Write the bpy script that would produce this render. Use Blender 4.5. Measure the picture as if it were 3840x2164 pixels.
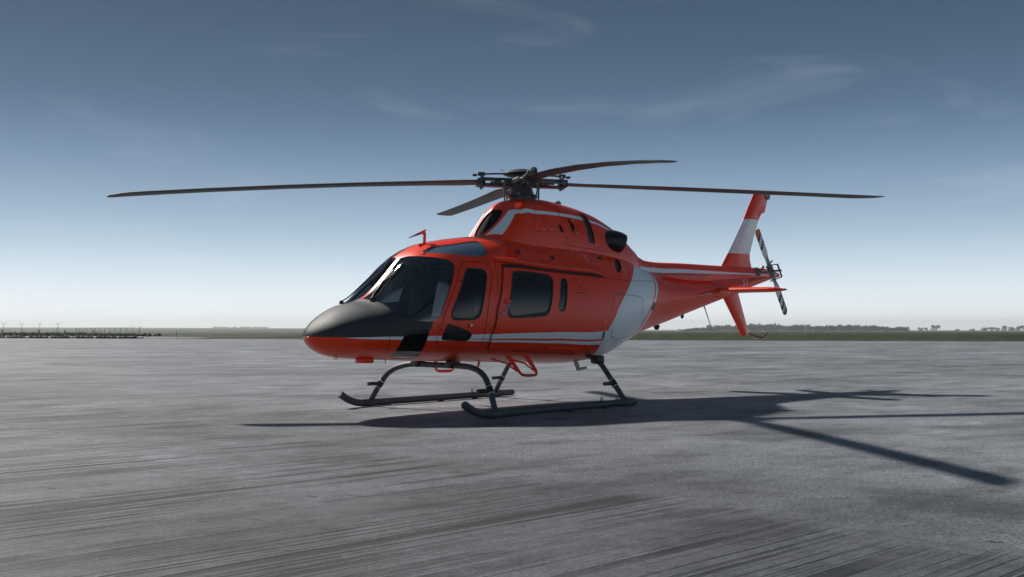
import bpy, bmesh, math, random
import numpy as np
from mathutils import Vector, Matrix, noise
from mathutils.geometry import delaunay_2d_cdt

for o in list(bpy.data.objects): bpy.data.objects.remove(o)
scene = bpy.context.scene
COL = scene.collection
PI = math.pi
R_ = math.radians

# ------------------------------------------------------------------ camera
cam_d = bpy.data.cameras.new('camera'); cam = bpy.data.objects.new('camera', cam_d); COL.objects.link(cam)
cam.location = (0, 0, 1.05); cam.rotation_euler = (R_(90), 0, 0)
cam_d.sensor_width = 36; cam_d.lens = 34.94; cam_d.shift_y = 0.0388
cam_d.clip_start = 0.05; cam_d.clip_end = 20000
scene.camera = cam

# ------------------------------------------------------------------ sky, sun, exposure
LIGHT = Vector((0.82, -0.72, -1.0)).normalized()      # the way sunlight travels
SUN_EL = math.asin(-LIGHT.z)
SUN_AZ = math.atan2(-LIGHT.x, -LIGHT.y)               # clockwise from +Y
world = bpy.data.worlds.new('World'); scene.world = world; world.use_nodes = True
wn = world.node_tree.nodes; wl = world.node_tree.links; wn.clear()
def wnode(t, **k):
    n = wn.new(t)
    for a, v in k.items(): setattr(n, a, v)
    return n
w_out = wnode('ShaderNodeOutputWorld'); w_bg = wnode('ShaderNodeBackground'); w_bg2 = wnode('ShaderNodeBackground')
w_sky = wnode('ShaderNodeTexSky', sky_type='NISHITA', sun_disc=False, sun_elevation=SUN_EL,
              sun_rotation=SUN_AZ, altitude=300, air_density=1.0, dust_density=0.6, ozone_density=2.0)
w_hs = wnode('ShaderNodeHueSaturation'); w_hs.inputs['Saturation'].default_value = 0.75
wl.new(w_sky.outputs['Color'], w_hs.inputs['Color']); wl.new(w_hs.outputs['Color'], w_bg.inputs['Color'])
w_bg.inputs['Strength'].default_value = 0.06
# steep fall-off of a dry, slightly veiled sky: pale at the horizon, slate blue overhead, the same all round
w_tc = wnode('ShaderNodeTexCoord'); w_sx = wnode('ShaderNodeSeparateXYZ'); wl.new(w_tc.outputs['Generated'], w_sx.inputs[0])
w_sq = wnode('ShaderNodeMath', operation='POWER'); w_sq.inputs[1].default_value = 0.5; w_mx0 = wnode('ShaderNodeMath', operation='MAXIMUM'); w_mx0.inputs[1].default_value = 0.0
wl.new(w_sx.outputs['Z'], w_mx0.inputs[0]); wl.new(w_mx0.outputs[0], w_sq.inputs[0])
w_gr = wnode('ShaderNodeValToRGB'); w_gr.color_ramp.interpolation = 'B_SPLINE'
SKY = [(0.0, (.57, .585, .585)), (.02, (.535, .57, .59)), (.05, (.41, .485, .54)), (.09, (.24, .322, .402)), (.15, (.112, .174, .258)), (.21, (.053, .091, .147)), (.31, (.024, .045, .075)), (.45, (.024, .045, .075)), (1.0, (.024, .045, .075))]
while len(w_gr.color_ramp.elements) < len(SKY): w_gr.color_ramp.elements.new(.5)
for e, (z, c) in zip(w_gr.color_ramp.elements, SKY): e.position = math.sqrt(z); e.color = (*c, 1)
wl.new(w_sq.outputs[0], w_gr.inputs['Fac'])
# thin high cloud streaks
w_map = wnode('ShaderNodeMapping')
w_map.inputs['Scale'].default_value = (1.3, 1.3, 6.0); w_map.inputs['Rotation'].default_value = (0.12, 0.20, 0.9)
w_nz = wnode('ShaderNodeTexNoise'); w_nz.inputs['Scale'].default_value = 1.9; w_nz.inputs['Detail'].default_value = 8
w_nz.inputs['Roughness'].default_value = 0.58; w_nz.inputs['Distortion'].default_value = 1.1
w_rmp = wnode('ShaderNodeMapRange'); w_rmp.inputs['From Min'].default_value = 0.54; w_rmp.inputs['From Max'].default_value = 0.80; w_rmp.inputs['To Max'].default_value = 0.13
w_mix = wnode('ShaderNodeMixRGB', blend_type='MIX'); w_mix.inputs['Color2'].default_value = (.52, .58, .64, 1)
wl.new(w_tc.outputs['Generated'], w_map.inputs['Vector']); wl.new(w_map.outputs['Vector'], w_nz.inputs['Vector'])
wl.new(w_nz.outputs['Fac'], w_rmp.inputs['Value']); wl.new(w_rmp.outputs['Result'], w_mix.inputs['Fac'])
wl.new(w_gr.outputs['Color'], w_mix.inputs['Color1']); wl.new(w_mix.outputs['Color'], w_bg2.inputs['Color'])
w_bg2.inputs['Strength'].default_value = 0.98
w_ms = wnode('ShaderNodeMixShader'); w_ms.inputs['Fac'].default_value = 0.965
wl.new(w_bg.outputs[0], w_ms.inputs[1]); wl.new(w_bg2.outputs[0], w_ms.inputs[2]); wl.new(w_ms.outputs[0], w_out.inputs['Surface'])

sun_d = bpy.data.lights.new('sun', 'SUN'); sun = bpy.data.objects.new('sun', sun_d); COL.objects.link(sun)
sun_d.energy = 2.8; sun_d.angle = R_(2.2); sun_d.color = (1.0, 0.95, 0.88)
sun.rotation_euler = LIGHT.to_track_quat('-Z', 'Y').to_euler(); sun.location = (-20, 20, 30)

vs = scene.view_settings
vs.view_transform = 'Standard'; vs.look = 'None'; vs.gamma = 1; vs.use_curve_mapping = False; vs.exposure = 0.80
scene.render.engine = 'CYCLES'

# ------------------------------------------------------------------ materials
def new_mat(name):
    m = bpy.data.materials.new(name); m.use_nodes = True
    nt = m.node_tree; nt.nodes.clear()
    out = nt.nodes.new('ShaderNodeOutputMaterial')
    return m, nt, out
def paint(name, col, rough=0.3, coat=0.0, metal=0.0, var=0.06, scale=6.0, bump=0.0, bscale=200.0, dirt=0.0, spec=0.5, sheen=0.0):
    m, nt, out = new_mat(name); N = nt.nodes; L = nt.links
    b = N.new('ShaderNodeBsdfPrincipled'); L.new(b.outputs[0], out.inputs['Surface'])
    tc = N.new('ShaderNodeTexCoord'); nz = N.new('ShaderNodeTexNoise')
    nz.inputs['Scale'].default_value = scale; nz.inputs['Detail'].default_value = 6; nz.inputs['Roughness'].default_value = 0.65
    L.new(tc.outputs['Object'], nz.inputs['Vector'])
    rp = N.new('ShaderNodeMapRange'); rp.inputs['From Min'].default_value = 0.25; rp.inputs['From Max'].default_value = 0.75
    rp.inputs['To Min'].default_value = 1 - var; rp.inputs['To Max'].default_value = 1 + var
    L.new(nz.outputs['Fac'], rp.inputs['Value'])
    mu = N.new('ShaderNodeVectorMath'); mu.operation = 'SCALE'; mu.inputs[0].default_value = col
    L.new(rp.outputs['Result'], mu.inputs['Scale'])
    last = mu.outputs['Vector']
    if dirt > 0:
        n2 = N.new('ShaderNodeTexNoise'); n2.inputs['Scale'].default_value = 2.3; n2.inputs['Detail'].default_value = 9
        n2.inputs['Roughness'].default_value = 0.7; L.new(tc.outputs['Object'], n2.inputs['Vector'])
        r2 = N.new('ShaderNodeMapRange'); r2.inputs['From Min'].default_value = 0.52; r2.inputs['From Max'].default_value = 0.8
        r2.inputs['To Max'].default_value = dirt; L.new(n2.outputs['Fac'], r2.inputs['Value'])
        mx = N.new('ShaderNodeMixRGB'); mx.inputs['Color2'].default_value = (0.10, 0.085, 0.07, 1)
        L.new(r2.outputs['Result'], mx.inputs['Fac']); L.new(last, mx.inputs['Color1']); last = mx.outputs['Color']
    L.new(last, b.inputs['Base Color'])
    r3 = N.new('ShaderNodeMapRange'); r3.inputs['To Min'].default_value = rough * 0.8; r3.inputs['To Max'].default_value = min(1, rough * 1.25)
    L.new(nz.outputs['Fac'], r3.inputs['Value']); L.new(r3.outputs['Result'], b.inputs['Roughness'])
    b.inputs['Metallic'].default_value = metal; b.inputs['Coat Weight'].default_value = coat
    b.inputs['Coat Roughness'].default_value = 0.12; b.inputs['Specular IOR Level'].default_value = spec
    if sheen > 0:
        b.inputs['Sheen Weight'].default_value = sheen; b.inputs['Sheen Roughness'].default_value = 0.35; b.inputs['Sheen Tint'].default_value = (1, .97, .92, 1)
    if bump > 0:
        n3 = N.new('ShaderNodeTexNoise'); n3.inputs['Scale'].default_value = bscale; n3.inputs['Detail'].default_value = 4
        L.new(tc.outputs['Object'], n3.inputs['Vector'])
        bp = N.new('ShaderNodeBump'); bp.inputs['Strength'].default_value = bump; bp.inputs['Distance'].default_value = 0.01
        L.new(n3.outputs['Fac'], bp.inputs['Height']); L.new(bp.outputs['Normal'], b.inputs['Normal'])
    return m
def glass(name, tint, ior=1.5, rough=0.0):
    m, nt, out = new_mat(name); N = nt.nodes; L = nt.links
    tr = N.new('ShaderNodeBsdfTransparent'); tr.inputs['Color'].default_value = (*tint, 1)
    gl = N.new('ShaderNodeBsdfGlossy'); gl.inputs['Roughness'].default_value = rough; gl.inputs['Color'].default_value = (1, 1, 1, 1)
    fr = N.new('ShaderNodeFresnel'); fr.inputs['IOR'].default_value = ior
    mx = N.new('ShaderNodeMixShader'); L.new(fr.outputs[0], mx.inputs['Fac'])
    L.new(tr.outputs[0], mx.inputs[1]); L.new(gl.outputs[0], mx.inputs[2]); L.new(mx.outputs[0], out.inputs['Surface'])
    return m
M = {}
M['red'] = paint('red_paint', (0.95, 0.046, 0.006), 0.30, coat=0.12, var=0.05, scale=3, dirt=0.03, sheen=0.0, spec=0.42)
M['white'] = paint('white_paint', (0.83, 0.89, 0.92), 0.30, coat=0.2, var=0.03, scale=3, dirt=0.04)
M['nose'] = paint('antiglare_grey', (0.026, 0.031, 0.036), 0.60, var=0.08, scale=4)
M['black'] = paint('black_satin', (0.010, 0.011, 0.012), 0.35, var=0.1)
M['rubber'] = paint('rubber', (0.014, 0.016, 0.017), 0.55, var=0.1)
M['mesh'] = paint('dark_mesh', (0.012, 0.012, 0.014), 0.9, var=0.3, scale=60, spec=0.1)
M['seam'] = paint('seam_dark', (0.02, 0.012, 0.011), 0.8, var=0.2)  # near-black tone for panel gaps, rivets and small markings
M['seamw'] = paint('seam_grey', (0.10, 0.11, 0.12), 0.8, var=0.2)
M['trim'] = paint('cabin_trim', (0.028, 0.03, 0.034), 0.8, var=0.1)
M['seat'] = paint('seat_cloth', (0.045, 0.05, 0.058), 0.85, var=0.15, scale=20)
M['strap'] = paint('strap', (0.35, 0.37, 0.40), 0.7)
M['panelc'] = paint('instrument_panel', (0.02, 0.02, 0.022), 0.6)
M['screen'] = paint('dark_screen', (0.01, 0.012, 0.015), 0.15)
M['skid'] = paint('skid_paint', (0.046, 0.062, 0.072), 0.52, var=0.3, scale=14, bump=0.1, bscale=60, dirt=0.2)
M['skid2'] = paint('tube_paint', (0.042, 0.052, 0.06), 0.5, var=0.25, scale=12, dirt=0.2)
M['rotor'] = paint('rotor_grey', (0.052, 0.066, 0.068), 0.5, var=0.2, scale=12, dirt=0.1)
M['blade'] = paint('blade_grey', (0.022, 0.034, 0.036), 0.5, var=0.10, scale=2)
M['cap'] = paint('cap_grey', (0.026, 0.034, 0.036), 0.45, var=0.1)
M['tip'] = paint('blade_tip', (0.03, 0.04, 0.045), 0.5)
M['metal'] = paint('bright_metal', (0.55, 0.56, 0.57), 0.3, metal=1.0)
M['gmetal'] = paint('gun_metal', (0.16, 0.17, 0.18), 0.38, metal=0.8, var=0.2)
M['latch'] = paint('latch_white', (0.6, 0.62, 0.64), 0.4)
M['grey'] = paint('grey_paint', (0.33, 0.37, 0.36), 0.45)
M['maroon'] = paint('maroon_paint', (0.10, 0.010, 0.012), 0.4)
M['orange'] = paint('orange_paint', (0.75, 0.14, 0.02), 0.4)
M['brown'] = paint('olive_paint', (0.16, 0.12, 0.06), 0.5)
M['twhite'] = paint('blade_white', (0.80, 0.82, 0.80), 0.4)
M['clamp'] = paint('clamp_alloy', (0.45, 0.52, 0.58), 0.35, metal=0.7)
M['glass'] = glass('tinted_glass', (0.15, 0.175, 0.20), 1.5)
M['wglass'] = glass('windscreen_glass', (0.32, 0.36, 0.40), 1.8)
M['rglass'] = paint('roof_acrylic_painted_sky', (0.085, 0.14, 0.20), 0.16, coat=1.0, var=0.03)  # sky reflection put into the base colour as an even blue
M['lamp'] = paint('lamp_lens', (0.55, 0.16, 0.05), 0.15, coat=1)

# ------------------------------------------------------------------ object helpers
def link(name, me, parent=None, label=None, cat=None, group=None, kind=None):
    o = bpy.data.objects.new(name, me); COL.objects.link(o)
    if parent is not None: o.parent = parent
    if label: o['label'] = label
    if cat: o['category'] = cat
    if group: o['group'] = group
    if kind: o['kind'] = kind
    return o
def empty(name, loc=(0, 0, 0), rz=0, **k):
    o = link(name, None, **k); o.location = loc; o.rotation_euler = (0, 0, rz); o.empty_display_size = 0.3
    return o

PITCH = R_(1.4); ZP = 1.2
def body_to_root(P):
    """body axes (aft, port, up) -> root axes, with the slight nose-up sit of the airframe"""
    P = np.asarray(P, float).reshape(-1, 3); c, s = math.cos(PITCH), math.sin(PITCH)
    a, y, z = P[:, 0], P[:, 1], P[:, 2] - ZP
    return np.stack([a * c + z * s, -y, ZP + z * c - a * s], 1)
def flat_to_root(P):
    P = np.asarray(P, float).reshape(-1, 3); return np.stack([P[:, 0], -P[:, 1], P[:, 2]], 1)
def ident(P): return np.asarray(P, float).reshape(-1, 3)

class MB:
    """collects shapes, builds ONE mesh object"""
    def __init__(s): s.v = []; s.f = []; s.m = []; s.sm = []
    def add(s, verts, faces, mat=0, smooth=True):
        k = len(s.v); s.v.extend([tuple(map(float, q)) for q in verts])
        for f in faces: s.f.append(tuple(i + k for i in f)); s.m.append(mat); s.sm.append(smooth)
        return s
    def box(s, c, d, mat=0, rot=None, taper=1.0):
        hx, hy, hz = d[0] / 2, d[1] / 2, d[2] / 2; V = []
        for z in (-1, 1):
            k = taper if z > 0 else 1
            for x, y in ((-1, -1), (1, -1), (1, 1), (-1, 1)): V.append(Vector((x * hx * k, y * hy * k, z * hz)))
        if rot is not None: V = [rot @ v for v in V]
        V = [v + Vector(c) for v in V]
        return s.add(V, [(3, 2, 1, 0), (4, 5, 6, 7), (0, 1, 5, 4), (1, 2, 6, 5), (2, 3, 7, 6), (3, 0, 4, 7)], mat, False)
    def rbox(s, c, d, r=0.02, mat=0, rot=None):
        """box with chamfered edges"""
        bm = bmesh.new(); bmesh.ops.create_cube(bm, size=1)
        for v in bm.verts: v.co = Vector((v.co.x * d[0], v.co.y * d[1], v.co.z * d[2]))
        bmesh.ops.bevel(bm, geom=list(bm.edges), offset=r, segments=2, affect='EDGES', profile=0.5)
        bm.verts.index_update()
        V = [v.co.copy() for v in bm.verts]; F = [tuple(v.index for v in f.verts) for f in bm.faces]; bm.free()
        if rot is not None: V = [rot @ v for v in V]
        return s.add([v + Vector(c) for v in V], F, mat, True)
    def tube(s, pts, r, seg=12, mat=0, cap=True, flat=1.0, up=None):
        pts = [Vector(p) for p in pts]; n = len(pts)
        rs = r if isinstance(r, (list, tuple)) else [r] * n
        V = []; prev = None
        for i, p in enumerate(pts):
            t = (pts[min(i + 1, n - 1)] - pts[max(i - 1, 0)]).normalized()
            if prev is None:
                ref = Vector(up) if up else (Vector((0, 0, 1)) if abs(t.z) < 0.9 else Vector((1, 0, 0)))
                u = (ref - t * ref.dot(t)).normalized()
            else: u = (prev - t * prev.dot(t)).normalized()
            prev = u; w = t.cross(u)
            for k in range(seg):
                a = 2 * PI * k / seg; V.append(p + u * math.cos(a) * rs[i] * flat + w * math.sin(a) * rs[i])
        F = [(i * seg + k, i * seg + (k + 1) % seg, (i + 1) * seg + (k + 1) % seg, (i + 1) * seg + k) for i in range(n - 1) for k in range(seg)]
        s.add(V, F, mat)
        if cap:
            k0 = len(s.v) - len(V)
            s.f.append(tuple(k0 + k for k in reversed(range(seg)))); s.m.append(mat); s.sm.append(False)
            s.f.append(tuple(k0 + (n - 1) * seg + k for k in range(seg))); s.m.append(mat); s.sm.append(False)
        return s
    def lathe(s, c, prof, seg=24, mat=0, axis=None):
        """prof: list of (radius, height)"""
        q = Vector((0, 0, 1)).rotation_difference(Vector(axis).normalized()).to_matrix() if axis is not None else Matrix.Identity(3)
        V = []
        for r, h in prof:
            for k in range(seg):
                a = 2 * PI * k / seg; V.append(q @ Vector((r * math.cos(a), r * math.sin(a), h)) + Vector(c))
        n = len(prof)
        F = [(i * seg + k, i * seg + (k + 1) % seg, (i + 1) * seg + (k + 1) % seg, (i + 1) * seg + k) for i in range(n - 1) for k in range(seg)]
        F += [tuple(reversed(range(seg))), tuple((n - 1) * seg + k for k in range(seg))]
        return s.add(V, F, mat)
    def prism(s, poly, off, mat=0, smooth=False):
        """poly: 3D points, off: extrusion vector"""
        n = len(poly); P = [Vector(p) for p in poly]; Q = [p + Vector(off) for p in P]
        return s.add(P + Q, [tuple(range(n)), tuple(reversed(range(n, 2 * n)))] + [(i, i + n, (i + 1) % n + n, (i + 1) % n) for i in range(n)], mat, smooth)
    def build(s, name, mats, parent=None, frame=body_to_root, fix=True, autosmooth=True, **k):
        me = bpy.data.meshes.new(name)
        P = frame(s.v)
        me.from_pydata([tuple(p) for p in P], [], s.f)
        for m in (mats if isinstance(mats, (list, tuple)) else [mats]): me.materials.append(m)
        me.polygons.foreach_set('material_index', s.m); me.polygons.foreach_set('use_smooth', s.sm)
        if fix:
            bm = bmesh.new(); bm.from_mesh(me); bmesh.ops.recalc_face_normals(bm, faces=list(bm.faces)); bm.to_mesh(me); bm.free()
        if autosmooth:
            try: me.set_sharp_from_angle(angle=R_(38))
            except Exception: pass
        me.update()
        return link(name, me, parent, **k)

# ------------------------------------------------------------------ helicopter surfaces (aft, port, up in metres from the mast foot)
ST=[ # a, zt, zb, zm, w, nu, nl
(-3.37,.873,.873,.873,0,2.0,2.0),
(-3.33,.965,.79,.873,.16,2.0,2.0),
(-3.24,1.052,.718,.88,.30,2.0,2.05),
(-3.06,1.175,.647,.90,.465,2.05,2.1),
(-2.88,1.258,.625,.93,.575,2.1,2.2),
(-2.70,1.312,.617,.97,.66,2.15,2.3),
(-2.55,1.40,.614,1.0,.71,2.2,2.35),
(-2.30,1.64,.608,1.04,.765,2.25,2.4),
(-2.08,1.875,.602,1.08,.795,2.3,2.45),
(-1.80,2.045,.598,1.12,.822,2.4,2.5),
(-1.45,2.14,.595,1.15,.838,2.5,2.5),
(-1.0,2.215,.590,1.18,.842,2.5,2.5),
(0,2.27,.580,1.20,.845,2.45,2.5),
(.8,2.27,.584,1.22,.835,2.5,2.5),
(1.3,2.235,.645,1.28,.79,2.5,2.4),
(1.8,2.17,.825,1.40,.695,2.45,2.3),
(2.4,2.04,1.025,1.54,.53,2.3,2.2),
(3.2,1.97,1.235,1.62,.40,2.05,2.1),
(4.1,1.98,1.480,1.74,.30,2.0,2.0),
(5.0,2.05,1.725,1.88,.22,2.0,2.0),
(6.0,2.14,2.00,2.07,.11,2.0,2.0),
(6.62,2.19,2.16,2.175,.05,2.0,2.0)]
CW=[ # a, zt, zb, zm, w, nu, nl  cowling (upper half only)
(-.95,2.17,2.0,2.05,0.03,2.6,2),
(-.90,2.20,2.0,2.05,.17,2.6,2),
(-.80,2.265,2.0,2.05,.28,2.6,2),
(-.68,2.385,2.0,2.05,.385,2.7,2),
(-.54,2.545,2.0,2.06,.44,2.8,2),
(-.42,2.685,2.0,2.07,.465,2.9,2),
(-.33,2.755,2.0,2.08,.48,3.0,2),
(-.1,2.81,2.0,2.1,.5,3.0,2),
(.3,2.835,2.0,2.1,.515,2.9,2),
(.6,2.815,2.0,2.1,.515,2.8,2),
(.9,2.785,2.0,2.1,.505,2.7,2),
(1.2,2.735,2.0,2.1,.49,2.6,2),
(1.5,2.65,2.0,2.08,.46,2.5,2),
(1.8,2.54,2.0,2.06,.42,2.4,2),
(2.0,2.42,2.0,2.03,.38,2.3,2),
(2.2,2.33,2.0,2.0,.32,2.2,2)]
def catm(x,y):
    # C1 with finite-difference (weighted) tangents
    x=np.array(x,float);y=np.array(y,float);h=np.diff(x);d=np.diff(y)/h
    m=np.zeros_like(y);m[0]=d[0];m[-1]=d[-1]
    m[1:-1]=(d[:-1]*h[1:]+d[1:]*h[:-1])/(h[1:]+h[:-1])
    def f(t):
        t=np.clip(t,x[0],x[-1]);i=np.clip(np.searchsorted(x,t,side='right')-1,0,len(x)-2)
        u=(t-x[i])/h[i]
        return ((1+2*u)*(1-u)**2)*y[i]+u*(1-u)**2*h[i]*m[i]+u*u*(3-2*u)*y[i+1]+u*u*(u-1)*h[i]*m[i+1]
    return f
class Body:
    def __init__(s,ST):
        A=np.array(ST); s.a0=A[0,0]; ss=np.sqrt(A[:,0]-s.a0)
        s.f=[catm(ss,A[:,k]) for k in range(1,7)]
    def par(s,a): 
        q=np.sqrt(np.maximum(a-s.a0,0)); return [f(q) for f in s.f]
    def __call__(s,a,t):  # t in [-1,1]*pi/2
        zt,zb,zm,w,nu,nl=s.par(a)
        c=np.abs(np.cos(t));sn=np.sin(t);up=sn>=0
        n=np.where(up,nu,nl)
        y=w*c**(2/n); z=zm+np.where(up,zt-zm,zm-zb)*np.sign(sn)*np.abs(sn)**(2/n)
        return np.stack([a+0*t,y,z],-1)


BODY=Body(ST); COWL=Body(CW)
# outlines on the skin as (station aft of the mast, section angle)
FB=dict(
 windscreen=[(-2.648,1.532),(-2.447,1.570),(-2.308,1.557),(-2.176,1.518),(-2.116,1.489),(-2.071,1.446),(-2.045,1.277),(-1.984,1.086),(-1.872,0.901),(-1.795,0.799),(-1.769,0.722),(-1.769,0.649),(-1.809,0.558),(-1.898,0.385),(-2.003,0.185),(-2.061,0.070),(-2.090,0.039),(-2.116,0.023),(-2.174,0.010),(-2.277,0.027),(-2.416,0.077),(-2.495,0.151),(-2.545,0.237),(-2.600,0.411),(-2.638,0.646),(-2.658,0.928),(-2.673,1.206)], 
 chin=[(-2.540,-0.231),(-2.492,-0.147),(-2.430,-0.100),(-2.336,-0.082),(-2.259,-0.104),(-2.216,-0.149),(-2.224,-0.285),(-2.222,-0.527),(-2.178,-0.847),(-2.102,-1.161),(-2.468,-1.230),(-2.515,-1.006),(-2.545,-0.743),(-2.550,-0.438)], 
 darkline=[(-3.368,0.269),(-3.151,-0.085),(-2.873,-0.141),(-2.540,-0.231)], 
 darkrear=[(-2.174,0.004),(-2.216,-0.149)], 
 thin1=[(-3.151,-0.085),(-3.009,-0.170),(-2.785,-0.248),(-2.558,-0.323)], 
 st_top=[(-2.226,-0.270),(-2.028,-0.291),(-1.594,-0.293),(-1.196,-0.301),(-0.223,-0.252),(0.918,-0.222)], 
 st_bot=[(-2.222,-0.394),(-1.973,-0.423),(-1.646,-0.453),(-1.147,-0.490),(-0.290,-0.500),(0.840,-0.539)], 
 red_top=[(-1.624,-0.410),(-1.436,-0.404),(-1.171,-0.409),(-0.254,-0.394),(0.862,-0.397)], 
 red_bot=[(-1.624,-0.410),(-1.430,-0.427),(-1.162,-0.440),(-0.240,-0.439),(0.848,-0.441)], 
 band_f=[(2.018,1.065),(1.712,0.636),(1.552,0.419),(1.337,0.216),(1.140,0.049),(0.989,-0.078),(0.921,-0.225),(0.866,-0.391),(0.842,-0.543),(0.905,-0.927)], 
 band_r=[(2.302,0.726),(2.351,0.657),(2.350,0.533),(2.312,0.279),(2.234,0.066),(2.118,-0.115),(2.034,-0.217),(1.908,-0.363),(1.837,-0.742)], 
 band_r3=[(2.420,0.783),(2.384,0.647),(2.429,0.507),(2.419,0.283),(2.371,0.097),(2.243,-0.116),(2.178,-0.282),(2.059,-0.479),(2.042,-0.879)], 
 pdoor=[(-1.656,0.681),(-1.596,0.704),(-1.435,0.673),(-1.309,0.625),(-1.256,0.557),(-1.257,0.443),(-1.285,0.336),(-1.367,0.083),(-1.400,-0.216),(-1.369,-0.543),(-1.380,-0.646),(-1.590,-0.655),(-1.940,-0.627),(-2.006,-0.588),(-2.071,-0.468),(-2.105,-0.277),(-2.038,0.030),(-1.930,0.214),(-1.811,0.420),(-1.758,0.522),(-1.713,0.608)], 
 pwin=[(-1.601,0.590),(-1.389,0.542),(-1.346,0.507),(-1.331,0.449),(-1.345,0.387),(-1.404,0.199),(-1.463,0.040),(-1.490,0.006),(-1.540,-0.018),(-1.600,-0.030),(-1.874,-0.017),(-1.914,0.005),(-1.929,0.036),(-1.922,0.074),(-1.824,0.241),(-1.735,0.398),(-1.658,0.538),(-1.635,0.572)], 
 pquarter=[(-1.957,-0.056),(-1.926,-0.069),(-1.649,-0.223),(-1.607,-0.274),(-1.594,-0.323),(-1.615,-0.404),(-1.646,-0.452),(-1.975,-0.400),(-2.017,-0.374),(-2.027,-0.321),(-2.009,-0.188),(-1.986,-0.080)], 
 sdoor=[(-1.039,0.571),(-1.091,0.373),(-1.145,0.187),(-1.215,0.024),(-1.278,-0.343),(-1.222,-0.699),(-0.740,-0.710),(-0.155,-0.700),(-0.232,-0.258),(-0.181,0.011),(-0.089,0.251),(-0.004,0.508)], 
 swin=[(-0.885,0.473),(-0.824,0.483),(-0.274,0.458),(-0.219,0.425),(-0.192,0.373),(-0.204,0.294),(-0.238,0.153),(-0.283,0.045),(-0.323,0.011),(-0.384,-0.001),(-0.961,-0.031),(-1.009,-0.009),(-1.038,0.010),(-1.039,0.037),(-0.997,0.149),(-0.961,0.272),(-0.932,0.400),(-0.911,0.446)], 
 oval=[(0.021,0.424),(0.072,0.410),(0.094,0.369),(0.085,0.303),(0.052,0.148),(0.021,0.060),(-0.021,0.035),(-0.075,0.032),(-0.112,0.053),(-0.111,0.093),(-0.080,0.205),(-0.043,0.357),(-0.016,0.402)], 
 sky=[(-1.965,1.279),(-1.915,1.295),(-1.872,1.260),(-1.624,1.149),(-1.360,1.153),(-1.188,1.150),(-1.150,1.120),(-1.163,0.990),(-1.192,0.837),(-1.215,0.797),(-1.313,0.740),(-1.478,0.792),(-1.744,0.917),(-1.918,1.120)], 
 rail=[(-1.063,0.668),(-1.041,0.567),(-0.502,0.530),(-0.008,0.512),(0.840,0.483)], 
 lip=[(-1.137,0.687),(-1.070,0.674),(-0.705,0.634),(-0.184,0.588),(0.434,0.574),(0.622,0.563),(0.851,0.510)], 
 scoopA=[(-0.840,0.890),(-0.645,0.846),(-0.725,0.710),(-0.882,0.718)], 
 scoopB=[(-0.254,0.807),(-0.049,0.791),(-0.135,0.655),(-0.285,0.659)], 
 sqvent=[(1.046,1.053),(1.131,1.053),(1.005,0.833),(0.920,0.832)], 
 ovalvent=[(1.448,0.983),(1.513,0.959),(1.442,0.768),(1.367,0.630),(1.275,0.555),(1.222,0.587),(1.228,0.699),(1.308,0.848)], 
 panel1=[(-0.831,0.917),(-0.766,0.756)], 
 hatch=[(0.995,0.067),(1.044,0.203),(1.101,0.241),(1.225,0.231),(1.743,0.152),(1.834,0.108),(1.835,-0.043),(1.871,-0.395)], 
 hatchlow=[(1.002,-0.084),(0.995,-0.263),(1.046,-0.374),(1.135,-0.460),(1.203,-0.479),(1.413,-0.512),(1.802,-0.698)], 
 hatchfwd=[(1.203,-0.479),(1.274,-0.711),(1.300,-0.885),(1.256,-0.948)], 
 lowline=[(-1.222,-0.699),(-0.740,-0.710),(-0.340,-0.740),(0.445,-0.766)], 
 fender=[(-0.169,-0.650),(0.432,-0.659)], 
 panell=[(-0.959,1.128),(-0.791,0.904),(-0.356,0.857),(0.121,0.847),(0.287,0.719),(0.527,0.603),(0.603,0.584)], 
 midline=[(0.833,0.461),(1.283,0.443),(1.569,0.424),(2.110,0.464),(2.346,0.523)], 
 nosesm=[(-2.674,1.211),(-2.695,0.911),(-2.709,0.613),(-2.719,0.267),(-2.707,-0.086),(-2.683,-0.432),(-2.622,-0.845)], 
 deckpA=[(-0.532,1.207),(-0.604,1.033),(-0.321,0.999),(-0.041,1.396)], 
 deckpB=[(0.069,1.280),(-0.095,0.988),(0.051,0.961),(0.220,1.211)], 
 deckpC=[(0.708,1.349),(0.454,0.937),(0.585,0.913),(0.862,1.333)], 
 handle=[(-1.036,0.107),(-1.027,0.089),(-1.086,0.014),(-1.163,0.013)], 
 num3=[(0.834,-0.057)], 
 blackv=[(0.816,-0.229),(0.842,-0.238),(0.864,-0.384),(0.814,-0.377)], 
 latches=[(-0.522,1.147),(-0.320,1.104),(-0.035,1.055),(0.064,1.034),(0.494,0.989),(0.574,0.979),(0.631,0.766),(1.396,0.559)], 
 bandblk=[(2.114,-0.176),(2.206,-0.047)], 
 wiperbase=[(-2.655,1.250)], 
)
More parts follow.
